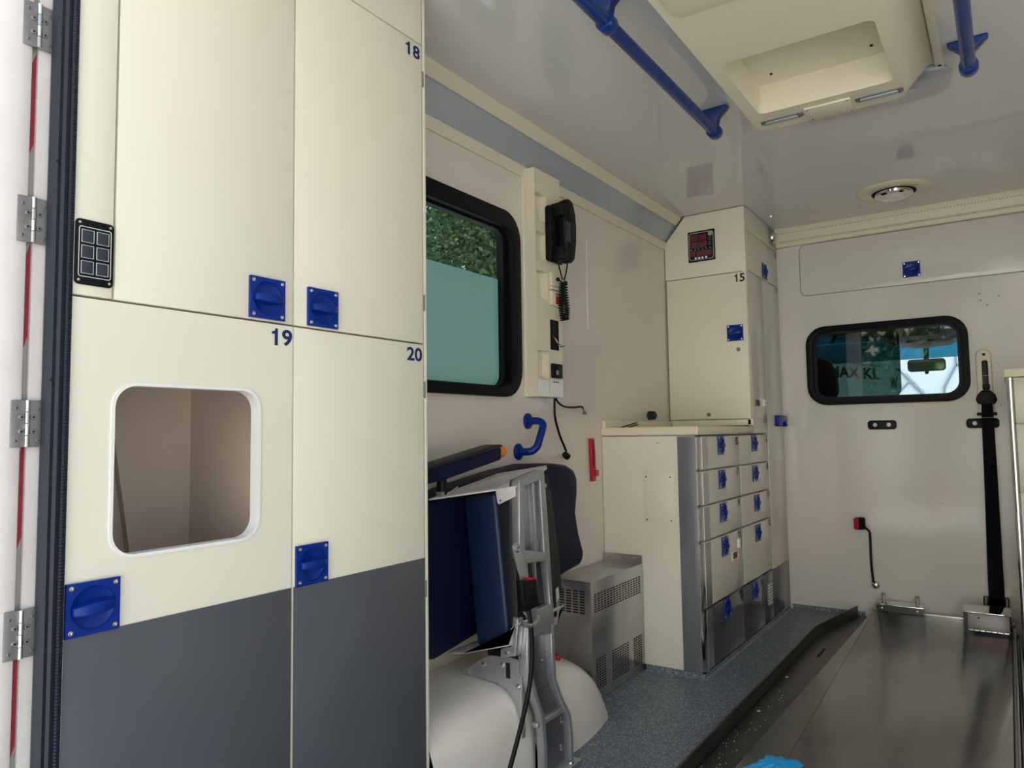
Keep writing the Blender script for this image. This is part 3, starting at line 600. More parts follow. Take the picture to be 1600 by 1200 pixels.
# ================================================================== wheel arch
def arch():
    ys = [1.222+.02*i for i in range(43)]; rows = []
    prof = [(-1.322, 1.0), (-1.24, 1.0), (-1.17, .995), (-1.12, .97), (-1.085, .91), (-1.062, .81), (-1.050, .66), (-1.043, .45), (-1.038, .2), (-1.036, 0)]
    for y in ys:
        t = max(0, (y-1.66)/.415); h = .245*max(0.0, 1-t**3.0)**.55 if t < 1 else 0
        inset = .030*max(0, (y-1.80)/.26)**2
        rows.append([(x-inset*(1 if x > -1.2 else .0), y, h*q if q else 0) for x, q in prof])
    g = G(); n = len(prof); vs = [p for r in rows for p in r]
    fs = [(i*n+k, i*n+k+1, (i+1)*n+k+1, (i+1)*n+k) for i in range(len(rows)-1) for k in range(n-1)]
    g.add(vs, fs); return g
wa = tag(arch().build('wheel_arch', 'arch', None, angle=60), 'glossy off-white moulded wheel arch under the folded seat', 'wheel arch')
tag(G().lathe((-1.12, 1.850, .222), (.25, .1, 1), [(.010, 0), (.011, .01), (.008, .016), (.002, .018)], 12).build('vent_plug', 'red'), 'small red plug on top of the wheel arch', 'plug')

# ================================================================== folded attendant seat
st = thing('folding_chair', 'folded navy attendant seat on a cast aluminium pedestal over the wheel arch', 'seat', (-1.12, 1.66, 0))
PAD = [(1.30, .66), (1.36, .705), (1.519, .739), (1.66, .760), (1.757, .773), (1.899, .786), (2.044, .782), (2.12, .774), (2.165, .757), (2.188, .728), (2.186, .676), (2.172, .612), (2.190, .544), (2.220, .480), (2.222, .448), (2.195, .430), (2.118, .422), (1.80, .370), (1.639, .336), (1.437, .310), (1.36, .33), (1.30, .37)]
G().prism('x', PAD, -1.316, -1.222).build('backrest', 'navy_dark', st, .022, 3, 50)
G().prism('y', [(-1.200, .712), (-1.096, .731), (-1.058, .366), (-1.160, .336)], 1.520, 1.70).build('seat_cushion', 'navy', st, .010, 3, 50)
G().prism('x', [(1.532, .712), (1.785, .762), (1.815, .652), (1.842, .52), (1.853, .430), (1.849, .400), (1.532, .360)], -1.135, -1.098).build('seat_shell', 'black_vinyl', st, .004)
G().prism('y', [(-1.102, .722), (-1.047, .726), (-1.036, .385), (-1.062, .372)], 1.530, 1.72).build('seat_shell', 'black_vinyl', st, .004)
def topz(x, y): return .740+.16*(x+1.088)+(.27*(y-1.52) if y > 1.52 else 0)
P = [(-1.214, 1.398), (-1.167, 1.440), (-1.088, 1.514), (-1.028, 1.514), (-1.024, 1.660), (-1.046, 1.694), (-1.214, 1.700)]
g = G().add([(x, y, topz(x, y)) for x, y in P]+[(x, y, topz(x, y)-.004) for x, y in P], [tuple(range(7)), tuple(range(13, 6, -1))]+[(i, (i+1) % 7, 7+(i+1) % 7, 7+i) for i in range(7)])
g.build('side_plate', 'white_paint', st, .001)
G().prism('y', [(-1.089, .739), (-1.028, .749), (-1.028, .724), (-1.079, .702), (-1.084, .706)], 1.513, 1.517).build('plate_flange', 'white_paint', st, .001)
G().lathe((-1.074, 1.513, .712), (0, -1, 0), [(.0035, 0), (.003, .001)], 10).build('rivet', 'steel_dull', st)
BP = [(-1.247, .311), (-1.197, .318), (-1.131, .337), (-1.050, .360), (-1.043, .398), (-1.026, .414)]
BQ = [(x, zz-.004) for x, zz in reversed(BP)]
G().prism('y', BP+BQ, 1.505, 1.74).build('side_plate', 'white_paint', st, .001)
G().lathe((-1.19, 1.513, .328), (0, -1, 0), [(.003, 0), (.002, .001)], 8).build('rivet', 'steel_dull', st)
# upper casting: ribbed frame on the underside of the seat pan
XA = -1.020
UP = [(1.520, .757), (1.526, .765), (1.634, .784), (1.640, .778), (1.652, .673), (1.667, .503), (1.681, .350), (1.572, .368), (1.562, .43), (1.540, .545), (1.518, .590)]
pk1 = [(1.540, .746), (1.618, .760), (1.633, .570), (1.542, .588)]; pk2 = [(1.552, .553), (1.645, .545), (1.658, .432), (1.572, .428)]
G().prism('x', [UP, pk1, pk2], XA, XA-.026).build('cast_frame', 'alu_cast', st, .0025)
G().prism('x', UP, XA-.022, XA-.0305).build('cast_web', 'alu_cast_shaded', st)
G().prism('x', [(1.588, .752), (1.597, .754), (1.606, .572), (1.600, .572)], XA-.004, XA-.024).build('cast_rib', 'alu_cast', st, .001)
G().prism('x', [(1.602, .548), (1.606, .548), (1.616, .432), (1.612, .432)], XA-.010, XA-.024).build('cast_rib', 'alu_cast', st, .001)
for y, zz in ((1.551, .640), (1.552, .601), (1.640, .742)): G().lathe((XA-.022 if y < 1.6 else XA, y, zz), (1, 0, 0), [(.007, 0), (.007, .003), (.003, .004)], 6).build('bolt', 'steel', st)
# pedestal: lower casting that bows over the arch and stands on the floor
def ped(offl, offr, x0, x1):
    L = [(1.548, .395), (1.541, .33), (1.545, .28), (1.560, .225), (1.580, .170), (1.584, .10), (1.584, .0)]
    R_ = [(1.674, .380), (1.676, .30), (1.677, .235), (1.700, .180), (1.728, .130), (1.732, .08), (1.732, .0)]
    return L, R_
L, R_ = ped(0, 0, 0, 0)
bow = [-1.020, -1.018, -1.016, -1.010, -1.003, -1.000, -1.000]
def strip(Lp, Rp, xf, th):
    g = G(); n = len(Lp); vs = []
    for i in range(n): vs += [(xf[i], Lp[i][0], Lp[i][1]), (xf[i], Rp[i][0], Rp[i][1]), (xf[i]-th, Rp[i][0], Rp[i][1]), (xf[i]-th, Lp[i][0], Lp[i][1])]
    fs = [(4*i+k, 4*i+(k+1) % 4, 4*i+4+(k+1) % 4, 4*i+4+k) for i in range(n-1) for k in range(4)]+[(0, 1, 2, 3), (4*n-1, 4*n-2, 4*n-3, 4*n-4)]
    return g.add(vs, fs)
strip(L, R_, [b-.020 for b in bow], .008).build('pedestal_web', 'alu_cast_shaded', st)
strip(L, [(y+.016, zz) for y, zz in L], bow, .030).build('pedestal_flange', 'alu_cast', st, .003)
strip([(y-.016, zz) for y, zz in R_], R_, bow, .030).build('pedestal_flange', 'alu_cast', st, .003)
for zz, xx in ((.150, -1.006), (.385, -1.02)): box('pedestal_rib', (xx-.022, xx-.003, 1.57, 1.70 if zz < .2 else 1.67, zz-.006, zz+.006), 'alu_cast', st, .002)
box('foot_plate', (-1.032, -.985, 1.570, 1.750, .0005, .012), 'alu_cast', st, .002)
for y, zz, xx in ((1.700, .125, -1.02), (1.702, .115, -1.02), (1.700, .055, -1.02), (1.702, .045, -1.02), (1.633, .290, -1.036)): G().lathe((xx, y, zz), (1, 0, 0), [(.0055, 0), (.0055, .003), (.002, .0045)], 8).build('bolt', 'steel', st)
G().lathe((-.998, 1.712, .012), (0, 0, 1), [(.008, 0), (.007, .004), (.002, .006)], 8).build('bolt', 'steel', st)
G().prism('y', [(-1.236, .2435), (-1.225, .2585), (-1.166, .296), (-1.141, .309), (-1.072, .315), (-1.040, .310), (-1.040, .12), (-1.048, .17), (-1.062, .208), (-1.085, .232), (-1.12, .2445)], 1.546, 1.562).build('gusset', 'alu_cast', st, .002)
for x, zz in ((-1.158, .283), (-1.050, .246), (-1.098, .292), (-1.212, .253)): G().lathe((x, 1.546, zz), (0, -1, 0), [(.0075, 0), (.0075, .003), (.003, .005)], 8).build('bolt', 'steel', st)
box('gusset_slot', (-1.086, -1.074, 1.544, 1.5465, .262, .300), 'gap_dark', st)
G().prism('y', [(-1.085, .318), (-1.038, .330), (-1.030, .42), (-1.046, .425), (-1.052, .350), (-1.085, .340)], 1.520, 1.545).build('hinge_bracket', 'alu_cast', st, .002)
G().lathe((-1.066, 1.520, .332), (0, -1, 0), [(.007, 0), (.006, .004), (.002, .005)], 8).build('bolt', 'steel', st)
G().box(-1.150, -1.046, 1.550, 1.60, .300, .325).build('rubber_stop', 'black', st, .006)
# lever, safety catch and belt buckle
lv = G().prism('x', [(1.458, .608), (1.468, .618), (1.482, .617), (1.490, .606), (1.570, .425), (1.564, .410), (1.540, .412), (1.505, .440), (1.490, .53), (1.468, .580)], -1.004, -1.000).build('lever', 'alu_cast', st, .0008)
G().lathe((-1.000, 1.473, .603), (1, 0, 0), [(.010, 0), (.010, .004), (.006, .006), (.003, .0045)], 16).build('pivot', 'steel', lv)
bk = G().prism('x', [(1.466, .528), (1.532, .522), (1.540, .455), (1.480, .452)], -1.000, -.980).build('belt_buckle', 'black', st, .003)
G().prism('x', [(1.500, .529), (1.530, .526), (1.530, .5205), (1.500, .5235)], -.997, -.983).build('release_button', 'red', bk)
G().tube([(-.99, 1.478, .424), (-.984, 1.500, .416), (-.982, 1.528, .418), (-.992, 1.548, .425)], .0065, 10, 4).build('retaining_hook', 'steel', st)
G().tube([(-.988, 1.505, .452), (-.984, 1.506, .42), (-.982, 1.507, .395), (-.982, 1.506, .334), (-.982, 1.490, .263), (-.984, 1.450, .180), (-.990, 1.400, .080), (-.995, 1.37, .006)], .0058, 8, 5).build('cable', 'black', st)
G().prism('x', [(1.716, .444), (1.752, .456), (1.757, .425), (1.714, .405)], -1.054, -1.050).build('tab', 'white_paint', st, .001)
# armrest
ar = bpy.data.objects.new('armrest', None); COL.objects.link(ar); ar.parent = st; ar.location = Vector((-1.20, 1.5, .73))-Vector(st['_o']); ar['_o'] = (-1.20, 1.5, .73); ar['label'] = 'dark padded armrest with orange release button'
G().prism('x', [(1.33, .770), (1.345, .792), (1.40, .804), (1.52, .823), (1.66, .846), (1.682, .846), (1.686, .838), (1.686, .808), (1.66, .803), (1.50, .776), (1.44, .766), (1.36, .758)], -1.232, -1.188).build('pad', 'navy_dark', ar, .008, 3, 50)
G().prism('x', [(1.33, .795), (1.40, .808), (1.52, .828), (1.66, .851), (1.680, .851), (1.682, .844), (1.52, .819), (1.40, .799), (1.33, .788)], -1.236, -1.184).build('cap_strip', 'black_vinyl', ar, .002)
G().lathe((-1.205, 1.680, .828), (0, 1, .12), [(.0150, 0), (.0170, .004), (.0170, .026), (.013, .036), (.005, .040)], 14).build('release_button', 'orange', ar)
G().lathe((-1.21, 1.445, .722), (0, 0, 1), [(.016, 0), (.013, .012), (.013, .046), (.020, .052)], 16).build('post', 'black', ar)
G().tube([(-1.205, 1.43, .728), (-1.198, 1.462, .730), (-1.195, 1.475, .738), (-1.195, 1.490, .744)], .0035, 6).box(-1.212, -1.196, 1.425, 1.440, .722, .736).build('clip', 'steel', ar)

# ================================================================== ceiling console
cc = thing('ceiling_console', 'cream moulded ceiling console with recess, two slim lamps and a hatch', 'ceiling console', (-.38, 1.6, 1.78))
ZB = 1.797; RE = (-.553, -.203, 1.757, 2.108)
ol = [(-.588, .95), (-.178, .95), (-.178, 2.185), (-.190, 2.222), (-.218, 2.236), (-.548, 2.236), (-.578, 2.225), (-.588, 2.195)]
up_ = [(-.588, .95), (-.118, .95), (-.118, 2.262), (-.130, 2.282), (-.160, 2.288), (-.560, 2.262), (-.585, 2.250), (-.588, 2.225)]
g = G(); g.prism('z', [ol, rrect(*RE, .02, 4)], ZB, ZB+.012); g.build('underside', 'abs_cream', cc, 0)
n = len(ol); G().add([(x, y, ZB+.004) for x, y in ol]+[(x, y, ZC-.0005) for x, y in up_], [(i, (i+1) % n, n+(i+1) % n, n+i) for i in range(n)]).build('sides', 'abs_cream', cc, 0, angle=60)
r0 = rrect(*RE, .02, 4); r1 = rrect(RE[0]+.006, RE[1]-.006, RE[2]+.10, RE[3]-.004, .015, 4); n = len(r0)
G().add([(x, y, ZB+.001) for x, y in r0]+[(x, y, ZB+.082) for x, y in r1], [(i, (i+1) % n, n+(i+1) % n, n+i) for i in range(n)]+[tuple(range(2*n-1, n-1, -1))]).build('recess', 'abs_cream', cc, 0, angle=50)
for x in (-.50, -.245): G().cyl((x, 2.045, ZB+.0818), (x, 2.045, ZB+.079), .004, n=8).build('screw', 'print_dark', cc)
G().prism('z', rrect(-.563, -.21, .96, 1.494, .025, 4), ZB-.005, ZB).build('hatch', 'abs_cream', cc, .0015)
for x0, x1 in ((-.566, -.446), (-.308, -.188)):
    l_ = G().prism('z', rrect(x0, x1, 2.160, 2.188, .008, 4), ZB-.003, ZB).build('strip_lamp', 'grey_plastic', cc, .001)
    G().prism('z', rrect(x0+.012, x1-.012, 2.165, 2.183, .006, 4), ZB-.007, ZB-.003).build('lens', 'lamp_lens', l_, .002)
    for x in (x0+.012, x1-.012):
        for y in (2.163, 2.186): G().cyl((x, y, ZB-.0038), (x, y, ZB-.003), .0028, n=8).build('screw', 'print_dark', l_)
h_ = box('cover_plate', (-.438, -.316, 2.140, 2.228, ZB-.006, ZB), 'abs_cream', cc, .002)
for x in (-.430, -.324):
    for y in (2.147, 2.222): G().cyl((x, y, ZB-.0068), (x, y, ZB-.006), .0025, n=8).build('screw', 'print_dark', h_)
fr = G().box(-.118, -.096, .95, 2.300, ZC-.012, ZC-.0005).build('edge_flange', 'abs_cream', cc, .002)
G().cyl((-.107, 2.288, ZC-.0135), (-.107, 2.288, ZC-.012), .005, n=10).build('screw', 'print_dark', fr)
tag(G().prism('z', [(-.205, 2.238), (-.150, 2.284), (-.100, 2.302), (-.082, 2.33), (-.10, 2.375), (-.14, 2.392), (-.22, 2.40), (-.235, 2.33)], ZC-.018, ZC-.0005).build('console_fairing', 'lamp_lens', None, .008, 3), 'smooth grey-white corner fairing behind the ceiling console', 'fairing')
# grab rails
def rail(name, label, x, y0, y1, brackets, side):
    t = thing(name, label, 'grab rail', (x, (y0+y1)/2, 1.80), 'blue ceiling grab rails')
    G().tube([(x, y0, 1.822), (x, y1, 1.822)], .0165, 18).build('bar', 'blue_rail', t)
    for y, end in brackets:
        b = G().lathe((x, y-.020, 1.822), (0, 1, 0), [(.0195, 0), (.0225, .004), (.0225, .034), (.0195, .038)]+([(.012, .044), (.002, .046)] if end else []), 18).build('collar', 'blue_rail', t, 0, angle=50)
        G().prism('y', [(x-.012, 1.838), (x+.012, 1.838), (x+.017, 1.862), (x+.045, 1.888), (x+.047, ZC-.0005), (x-.047, ZC-.0005), (x-.045, 1.888), (x-.017, 1.862)], y-.014, y+.014).build('bracket', 'blue_rail', t, .004)
        for s in (-1, 1): G().cyl((x+s*.036, y, 1.8835), (x+s*.036, y, 1.890), .0045, n=8).build('bolt', 'blue_rail', b)
rail('grab_rail', 'long blue grab rail on the ceiling left of the console', -.718, .62, 2.215, ((1.462, False), (2.205, True), (.75, False)), 1)
rail('grab_rail', 'blue grab rail on the ceiling right of the console', -.038, .62, 2.210, ((2.200, True), (.75, False)), -1)
# round ceiling lamp
rd = thing('ceiling_lamp', 'round cream ceiling lamp with chrome centre near the bulkhead', 'ceiling lamp', (-.355, 3.44, 1.87))
G().lathe((-.355, 3.44, ZC), (0, 0, -1), [(.145, 0.0005), (.145, .006), (.132, .014), (.112, .013), (.104, .010), (.06, .010)], 40).build('bezel', 'abs_cream', rd)
G().lathe((-.355, 3.44, ZC-.010), (0, 0, -1), [(.076, 0), (.074, .012), (.062, .018), (.050, .016), (.02, .020), (.002, .021)], 32).build('lens', 'chrome', rd)
G().lathe((-.355, 3.44, ZC-.0101), (0, 0, -1), [(.086, 0), (.086, .002), (.078, .002), (.078, 0)], 32).build('ring_gap', 'gap_dark', rd)

# ================================================================== bulkhead fittings
lkr = thing('overhead_locker', 'wide cream locker flap with blue latch above the bulkhead window', 'locker', (-.15, YB, 1.548))
G().prism('y', rrect(-.826, .62, 1.549, 1.804, .03), YB-.0005, YB-.004).build('flap', 'bulkhead', lkr, .0015)
G().prism('y', [rrect(-.829, .623, 1.546, 1.8055, .032), rrect(-.8265, .6205, 1.5485, 1.8042, .030)], YB-.0003, YB-.0012).build('groove_line', 'grey_plastic', lkr)  # groove round the flap drawn as a grey ring, its shade put in as colour
latch(lkr, (-.335, YB-.004, 1.616), 'y', .15)
for x in (-.49, -.093):
    t = thing('bracket_plate', 'black oblong bracket with two white screws below the bulkhead window' if x < -.3 else 'black oblong bracket behind the seat belt strap', 'bracket', (x, YB, .875), 'black bulkhead brackets')
    G().prism('y', rrect(x-.061, x+.061, .876, .919, .014), YB-.0005, YB-.010).build('plate', 'black', t, .003)
    for s in (-1, 1): G().lathe((x+s*.029, YB-.010, .8975), (0, -1, 0), [(.0095, 0), (.008, .004), (.002, .005)], 12).build('screw', 'print_white', t)
# seat belt
sb = thing('seat_belt', 'black seat belt hanging from a cream height adjuster on the bulkhead', 'seat belt', (-.08, YB, .09))
sl_ = G().prism('y', rrect(-.106, -.047, .925, 1.222, .029), YB-.0005, YB-.020).build('height_adjuster', 'beam_cream', sb, .008, 3)
G().cyl((-.074, YB-.0205, 1.198), (-.074, YB-.019, 1.198), .006, n=12).build('hole', 'gap_dark', sl_)
G().prism('y', rrect(-.084, -.061, 1.025, 1.172, .009), YB-.019, YB-.0215).build('slot', 'gap_dark', sl_)
G().prism('y', [(-.083, 1.165), (-.068, 1.165), (-.062, 1.06), (-.060, 1.035), (-.082, 1.035)], YB-.021, YB-.030).build('tongue', 'cab_dark', sb, .002)
box('tongue_band', (-.081, -.062, YB-.031, YB-.030, 1.103, 1.1045), 'print_white', sb); box('tongue_block', (-.085, -.058, YB-.036, YB-.022, 1.046, 1.066), 'black', sb, .003)
G().prism('y', [(-.090, 1.040), (-.058, 1.040), (-.040, 1.020), (-.034, 1.000), (-.040, .982), (-.055, .978), (-.092, .978), (-.108, .984), (-.113, 1.000), (-.107, 1.020)], YB-.022, YB-.040).build('guide_loop', 'black', sb, .006)
g = G(); pts = [(-.093, -.053, .985, .032), (-.095, -.051, .915, .040), (-.098, -.050, .70, .036), (-.103, -.050, .45, .033), (-.108, -.050, .20, .030), (-.107, -.050, .12, .030)]
vs = [];
for a, b, zz, dy in pts: vs += [(a, YB-dy, zz), (b, YB-dy, zz), (b, YB-dy+.003, zz), (a, YB-dy+.003, zz)]
g.add(vs, [(4*i+k, 4*i+(k+1) % 4, 4*i+4+(k+1) % 4, 4*i+4+k) for i in range(5) for k in range(4)]+[(3, 2, 1, 0), (20, 21, 22, 23)]).build('strap', 'webbing', sb)
for x in (-.102, -.046): box('stopper', (x-.010, x+.008, YB-.038, YB-.012, .930, .944), 'black', sb, .003)
box('strap_seam', (-.096, -.050, YB-.0445, YB-.040, .920, .9225), 'grey_plastic', sb)
an = box('floor_anchor', (-.128, -.036, YB-.030, YB-.0005, .094, .150), 'black', sb, .004)
for x in (-.118, -.044): G().cyl((x, YB-.038, .10), (x, YB-.038, .15), .005, n=10).build('anchor_pin', 'steel', an)
# buckle stalk
bs = thing('belt_buckle', 'red-faced seat belt buckle on a thin black stalk on the bulkhead', 'buckle', (-.57, YB, .14))
G().prism('z', [(-.6195, YB-.062), (-.598, YB-.068), (-.574, YB-.042), (-.592, YB-.030)], .410, .466).build('housing', 'black', bs, .004)
G().prism('z', [(-.6215, YB-.061), (-.6005, YB-.0685), (-.602, YB-.072), (-.622, YB-.065)], .413, .463).build('release_face', 'red', bs, .001)
G().tube([(-.583, YB-.036, .424), (-.572, YB-.030, .412), (-.562, YB-.026, .398), (-.561, YB-.024, .37), (-.561, YB-.022, .25), (-.557, YB-.018, .165)], .0055, 8, 4).build('stalk', 'black', bs)
G().lathe((-.549, YB-.0005, .152), (0, -1, 0), [(.019, 0), (.019, .006), (.015, .014), (.008, .018), (.002, .019)], 16).build('anchor_bolt', 'chrome', bs)
# small marks on the bulkhead
for x, zz, l in ((-.028, 1.151, 'upper round cream screw cap right of the belt height adjuster'), (-.027, .977, 'lower round cream screw cap right of the belt guide loop')): tag(G().lathe((x, YB-.0005, zz), (0, -1, 0), [(.008, 0), (.007, .003), (.001, .004)], 14).build('blanking_plug', 'wall_cream'), l, 'plug')
pt = thing('cover_patch', 'faint rounded triangular cover plate with four tiny screws above the belt', 'cover plate', (-.06, YB, 1.39))
G().prism('y', [(-.125, 1.470), (-.08, 1.478), (-.03, 1.488), (.005, 1.486), (.010, 1.475), (-.012, 1.410), (-.030, 1.395), (-.045, 1.400), (-.085, 1.440)], YB-.0003, YB-.0016).build('plate', 'bulkhead', pt)
for x, zz in ((-.078, 1.470), (-.074, 1.440), (-.008, 1.452), (-.050, 1.416)): G().cyl((x, YB-.0024, zz), (x, YB-.0018, zz), .0028, n=8).build('screw', 'print_dark', pt)
for x, zz, l in ((-.372, .554, 'left small plugged screw hole in the bulkhead above the steel brackets'), (-.264, .545, 'right small plugged screw hole in the bulkhead near the belt strap')): tag(G().lathe((x, YB-.0003, zz), (0, -1, 0), [(.010, 0), (.008, .001), (.003, .0012), (.002, .0004)], 12).build('screw_hole', 'wall_cream'), l, 'screw hole')
sr = G()
for (xa, za), (xb, zb) in (((-.429, .958), (-.39, .905)), ((-.39, .905), (-.349, .862)), ((-.349, .862), (-.351, .800)), ((-.351, .80), (-.352, .66))): sr.tube([(xa, YB-.0003, za), (xb, YB-.0003, zb)], .0010, 5)
tag(sr.build('scratch', 'beam_cream'), 'thin angled scratch on the bulkhead below the window', 'scratch')
bc = thing('wall_clip', 'blue plastic clip low on the side of the cabinet by the bulkhead', 'clip', (XD, 3.68, .90))
G().prism('x', [(3.630, .900), (3.630, .952), (3.752, .952), (3.756, .900), (3.734, .897), (3.728, .915), (3.695, .928), (3.664, .916), (3.656, .897)], XD+.0005, XD+.030).build('clip_body', 'blue', bc, .004)

# ================================================================== right-hand unit
ru = thing('side_cabinet', 'pale drawer cabinet with chrome corner at the right edge by the bulkhead', 'cabinet', (.36, 3.5, 0))
G().box(.018, .775, 3.316, YB-.002, .0, 1.064).build('carcass', 'drawer_face', ru)
box('top', (-.004, .776, 3.296, YB-.0015, 1.066, 1.098), 'abs_cream', ru, .003)
G().lathe((.0135, 3.312, .02), (0, 0, 1), [(.012, 0), (.012, 1.044)], 20).build('chrome_corner', 'chrome', ru, 0)
for a, b in ((.893, 1.060), (.640, .888), (.34, .635), (.02, .335)): box('drawer', (.024, .77, 3.298, 3.316, a, b), 'drawer_face', ru, .001)

# ================================================================== stretcher platform
pf = thing('stretcher_platform', 'scuffed stainless stretcher platform with raised edge along the floor', 'platform', (-.36, 2.1, 0))
G().box(-.712, .0, .60, 3.76, .0005, .006).build('base_sheet', 'tray_dark', pf)
LP_ = [(-.722, .60), (-.722, 3.300), (-.700, 3.42), (-.632, 3.770), (-.626, 3.768), (-.693, 3.418), (-.714, 3.298), (-.714, .60)]
G().prism('z', LP_, .0005, .052).build('edge_rail', 'tray_dark', pf, .0015)
G().prism('z', [(-.468, .60), (-.030, .60), (-.030, 3.735), (-.554, 3.735)], .0065, .050).build('deck', 'tray', pf, .002)
G().add([(-.664, .60, .0065), (-.4685, .60, .0490), (-.4685, .60, .0065), (-.562, 3.735, .0065), (-.5545, 3.735, .0490), (-.5545, 3.735, .0065)], [(0, 1, 4, 3), (0, 2, 1), (3, 4, 5), (0, 3, 5, 2), (1, 2, 5, 4)]).build('side_ramp', 'tray', pf)
G().prism('y', [(-.028, .0065), (-.028, .056), (-.024, .060), (-.016, .060), (-.014, .020), (-.008, .020), (-.006, .056), (-.001, .056), (-.001, .0065)], .60, 3.62).build('guide_rail', 'tray', pf, .001)
box('end_strip', (-.56, -.02, 3.737, 3.755, .040, .058), 'steel', pf, .002)
b1 = thing('stretcher_bracket', 'steel bracket with two upright prongs at the left end of the platform', 'bracket', (-.445, 3.66, .05))
G().prism('x', [(3.715, .0505), (3.715, .080), (3.703, .082), (3.703, .086), (3.770, .094), (3.770, .090), (3.720, .083), (3.720, .0505)], -.540, -.350).build('channel', 'chrome', b1, .0008)
for x in (-.515, -.378): G().prism('x', [(3.725, .088), (3.747, .091), (3.745, .122), (3.735, .132), (3.727, .120)], x-.004, x+.010).build('prong', 'steel_dull', b1, .001)
for x in (-.518, -.376): G().lathe((x, 3.715, .066), (0, -1, 0), [(.006, 0), (.005, .002), (.001, .003)], 10).build('rivet', 'steel', b1)
b2 = thing('stretcher_bracket', 'steel hinged bracket with folded flap at the right end of the platform', 'bracket', (-.11, 3.55, .05))
G().prism('x', [(3.600, .0505), (3.600, .112), (3.545, .124), (3.545, .128), (3.600, .128), (3.660, .136), (3.660, .132), (3.604, .120), (3.604, .0505)], -.196, -.028).build('channel', 'chrome', b2, .0008)
G().prism('x', [(3.545, .124), (3.540, .124), (3.528, .060), (3.533, .060)], -.178, -.036).build('flap', 'steel_dull', b2, .0008)
for i in range(7): G().cyl((-.176+i*.020, 3.530, .059), (-.160+i*.020, 3.530, .059), .0042, n=10).build('knuckle', 'chrome', b2)
G().cyl((-.140, 3.5372, .108), (-.140, 3.5355, .108), .0035, n=8).build('hole', 'gap_dark', b2)
box('slot_pin', (-.655, -.648, 3.02, 3.14, .006, .0085), 'gap_dark', pf)
for x, y in ((-.695, 2.72), (-.690, 2.35), (-.67, 3.63)): G().lathe((x, y, .006), (0, 0, 1), [(.007, 0), (.006, .002), (.001, .003)], 10).build('rivet', 'steel', pf)
g = G()
for i in range(70):
    y = random.uniform(1.75, 2.6); x = random.uniform(-.708, -.648); r = random.uniform(.0005, .0016); g.ball((x, y, .0062+r*.5), r, 4)
dbr = tag(g.build('grit', 'print_white'), 'pale grit scattered in the platform gutter', 'grit'); dbr['kind'] = 'stuff'
# blue glove
def glove():
    g = G(); n = 16; rnd = random.Random(3); vs = []; fs = []
    for j in range(9):
        for i in range(n):
            t = 2*math.pi*i/n; r = (1-(j/8)**2)**.5 if j < 8 else 0
            rr = (.052+.010*math.sin(3*t+j)+rnd.uniform(-.006, .006))*r
            vs.append((-.492+rr*math.cos(t)*1.15, 1.865+rr*math.sin(t)*.9, .0515+.030*(j/8)+rnd.uniform(-.003, .003)*(j > 0)))
    fs = [(j*n+i, j*n+(i+1) % n, (j+1)*n+(i+1) % n, (j+1)*n+i) for j in range(8) for i in range(n)]
    g.add(vs, fs)
    for a, l, zz in ((-2.6, .075, .058), (-2.2, .09, .060), (-1.8, .092, .059), (-1.4, .08, .058), (-.5, .06, .060)):
        p = [(-.492+.03*math.cos(a), 1.865+.03*math.sin(a), zz+.01), (-.492+(.03+l*.5)*math.cos(a), 1.865+(.03+l*.5)*math.sin(a), zz+.004), (-.492+(.03+l)*math.cos(a+.2), 1.865+(.03+l)*math.sin(a+.2), zz+.001)]
        g.tube(p, [.011]*5+[.010]*3+[.006], 10, 4)
    return g
tag(glove().build('rubber_glove', 'glove', None, angle=20), 'crumpled bright blue disposable glove on the platform', 'glove')

# ================================================================== driver's cab seen through the bulkhead window
struct(G().box(-1.3, .8, YB+.06, 5.30, .40, .46).box(-1.34, -1.28, YB+.06, 4.2, .40, 1.75).box(.78, .84, YB+.06, 5.3, .40, 1.75).box(-1.34, .84, YB+.06, 4.75, 1.52, 1.58).box(-1.34, .84, 5.20, 5.30, .40, .98).build('wall_cab', 'cab_dark'), 'dark shell of the driver cab')
oc = thing('cab_console', 'grey overhead console above the windscreen in the driver cab', 'overhead console', (-.36, 4.7, 1.34))
G().prism('y', [(-.66, 1.50), (-.60, 1.40), (-.52, 1.355), (-.38, 1.335), (-.24, 1.348), (-.16, 1.39), (-.08, 1.50)], 4.52, 4.78).build('shell', 'cab_trim', oc, .02, 3)
box('screen', (-.46, -.28, 4.505, 4.52, 1.385, 1.44), 'cab_dark', oc, .004); box('visor', (-.50, -.20, 4.36, 4.40, 1.415, 1.51), 'cab_dark', oc, .01)
for x in (-.44, -.34): box('switch', (x, x+.05, 4.512, 4.52, 1.350, 1.362), 'black', oc, .001)
mr = thing('rear_view_mirror', 'rear view mirror on the windscreen seen through the bulkhead window', 'mirror', (-.385, 4.94, 1.21))
G().prism('y', rrect(-.484, -.286, 1.217, 1.290, .02), 4.93, 4.96).build('housing', 'black', mr, .004); G().prism('y', rrect(-.478, -.292, 1.223, 1.284, .017), 4.927, 4.931).build('glass', 'chrome', mr)
G().tube([(-.385, 4.955, 1.28), (-.385, 4.97, 1.33), (-.385, 4.98, 1.36)], .014, 10).ball((-.385, 4.94, 1.21), .012, 8).build('stem', 'black', mr)
hr = thing('cab_chair', 'black headrest and backrest of the cab seat behind the tinted pane', 'seat', (-.82, 4.3, .46))
G().prism('y', [(-.95, 1.06), (-.93, 1.20), (-.90, 1.262), (-.85, 1.276), (-.80, 1.255), (-.77, 1.19), (-.765, 1.09), (-.78, 1.05)], 4.26, 4.36).build('headrest', 'black', hr, .02, 3)
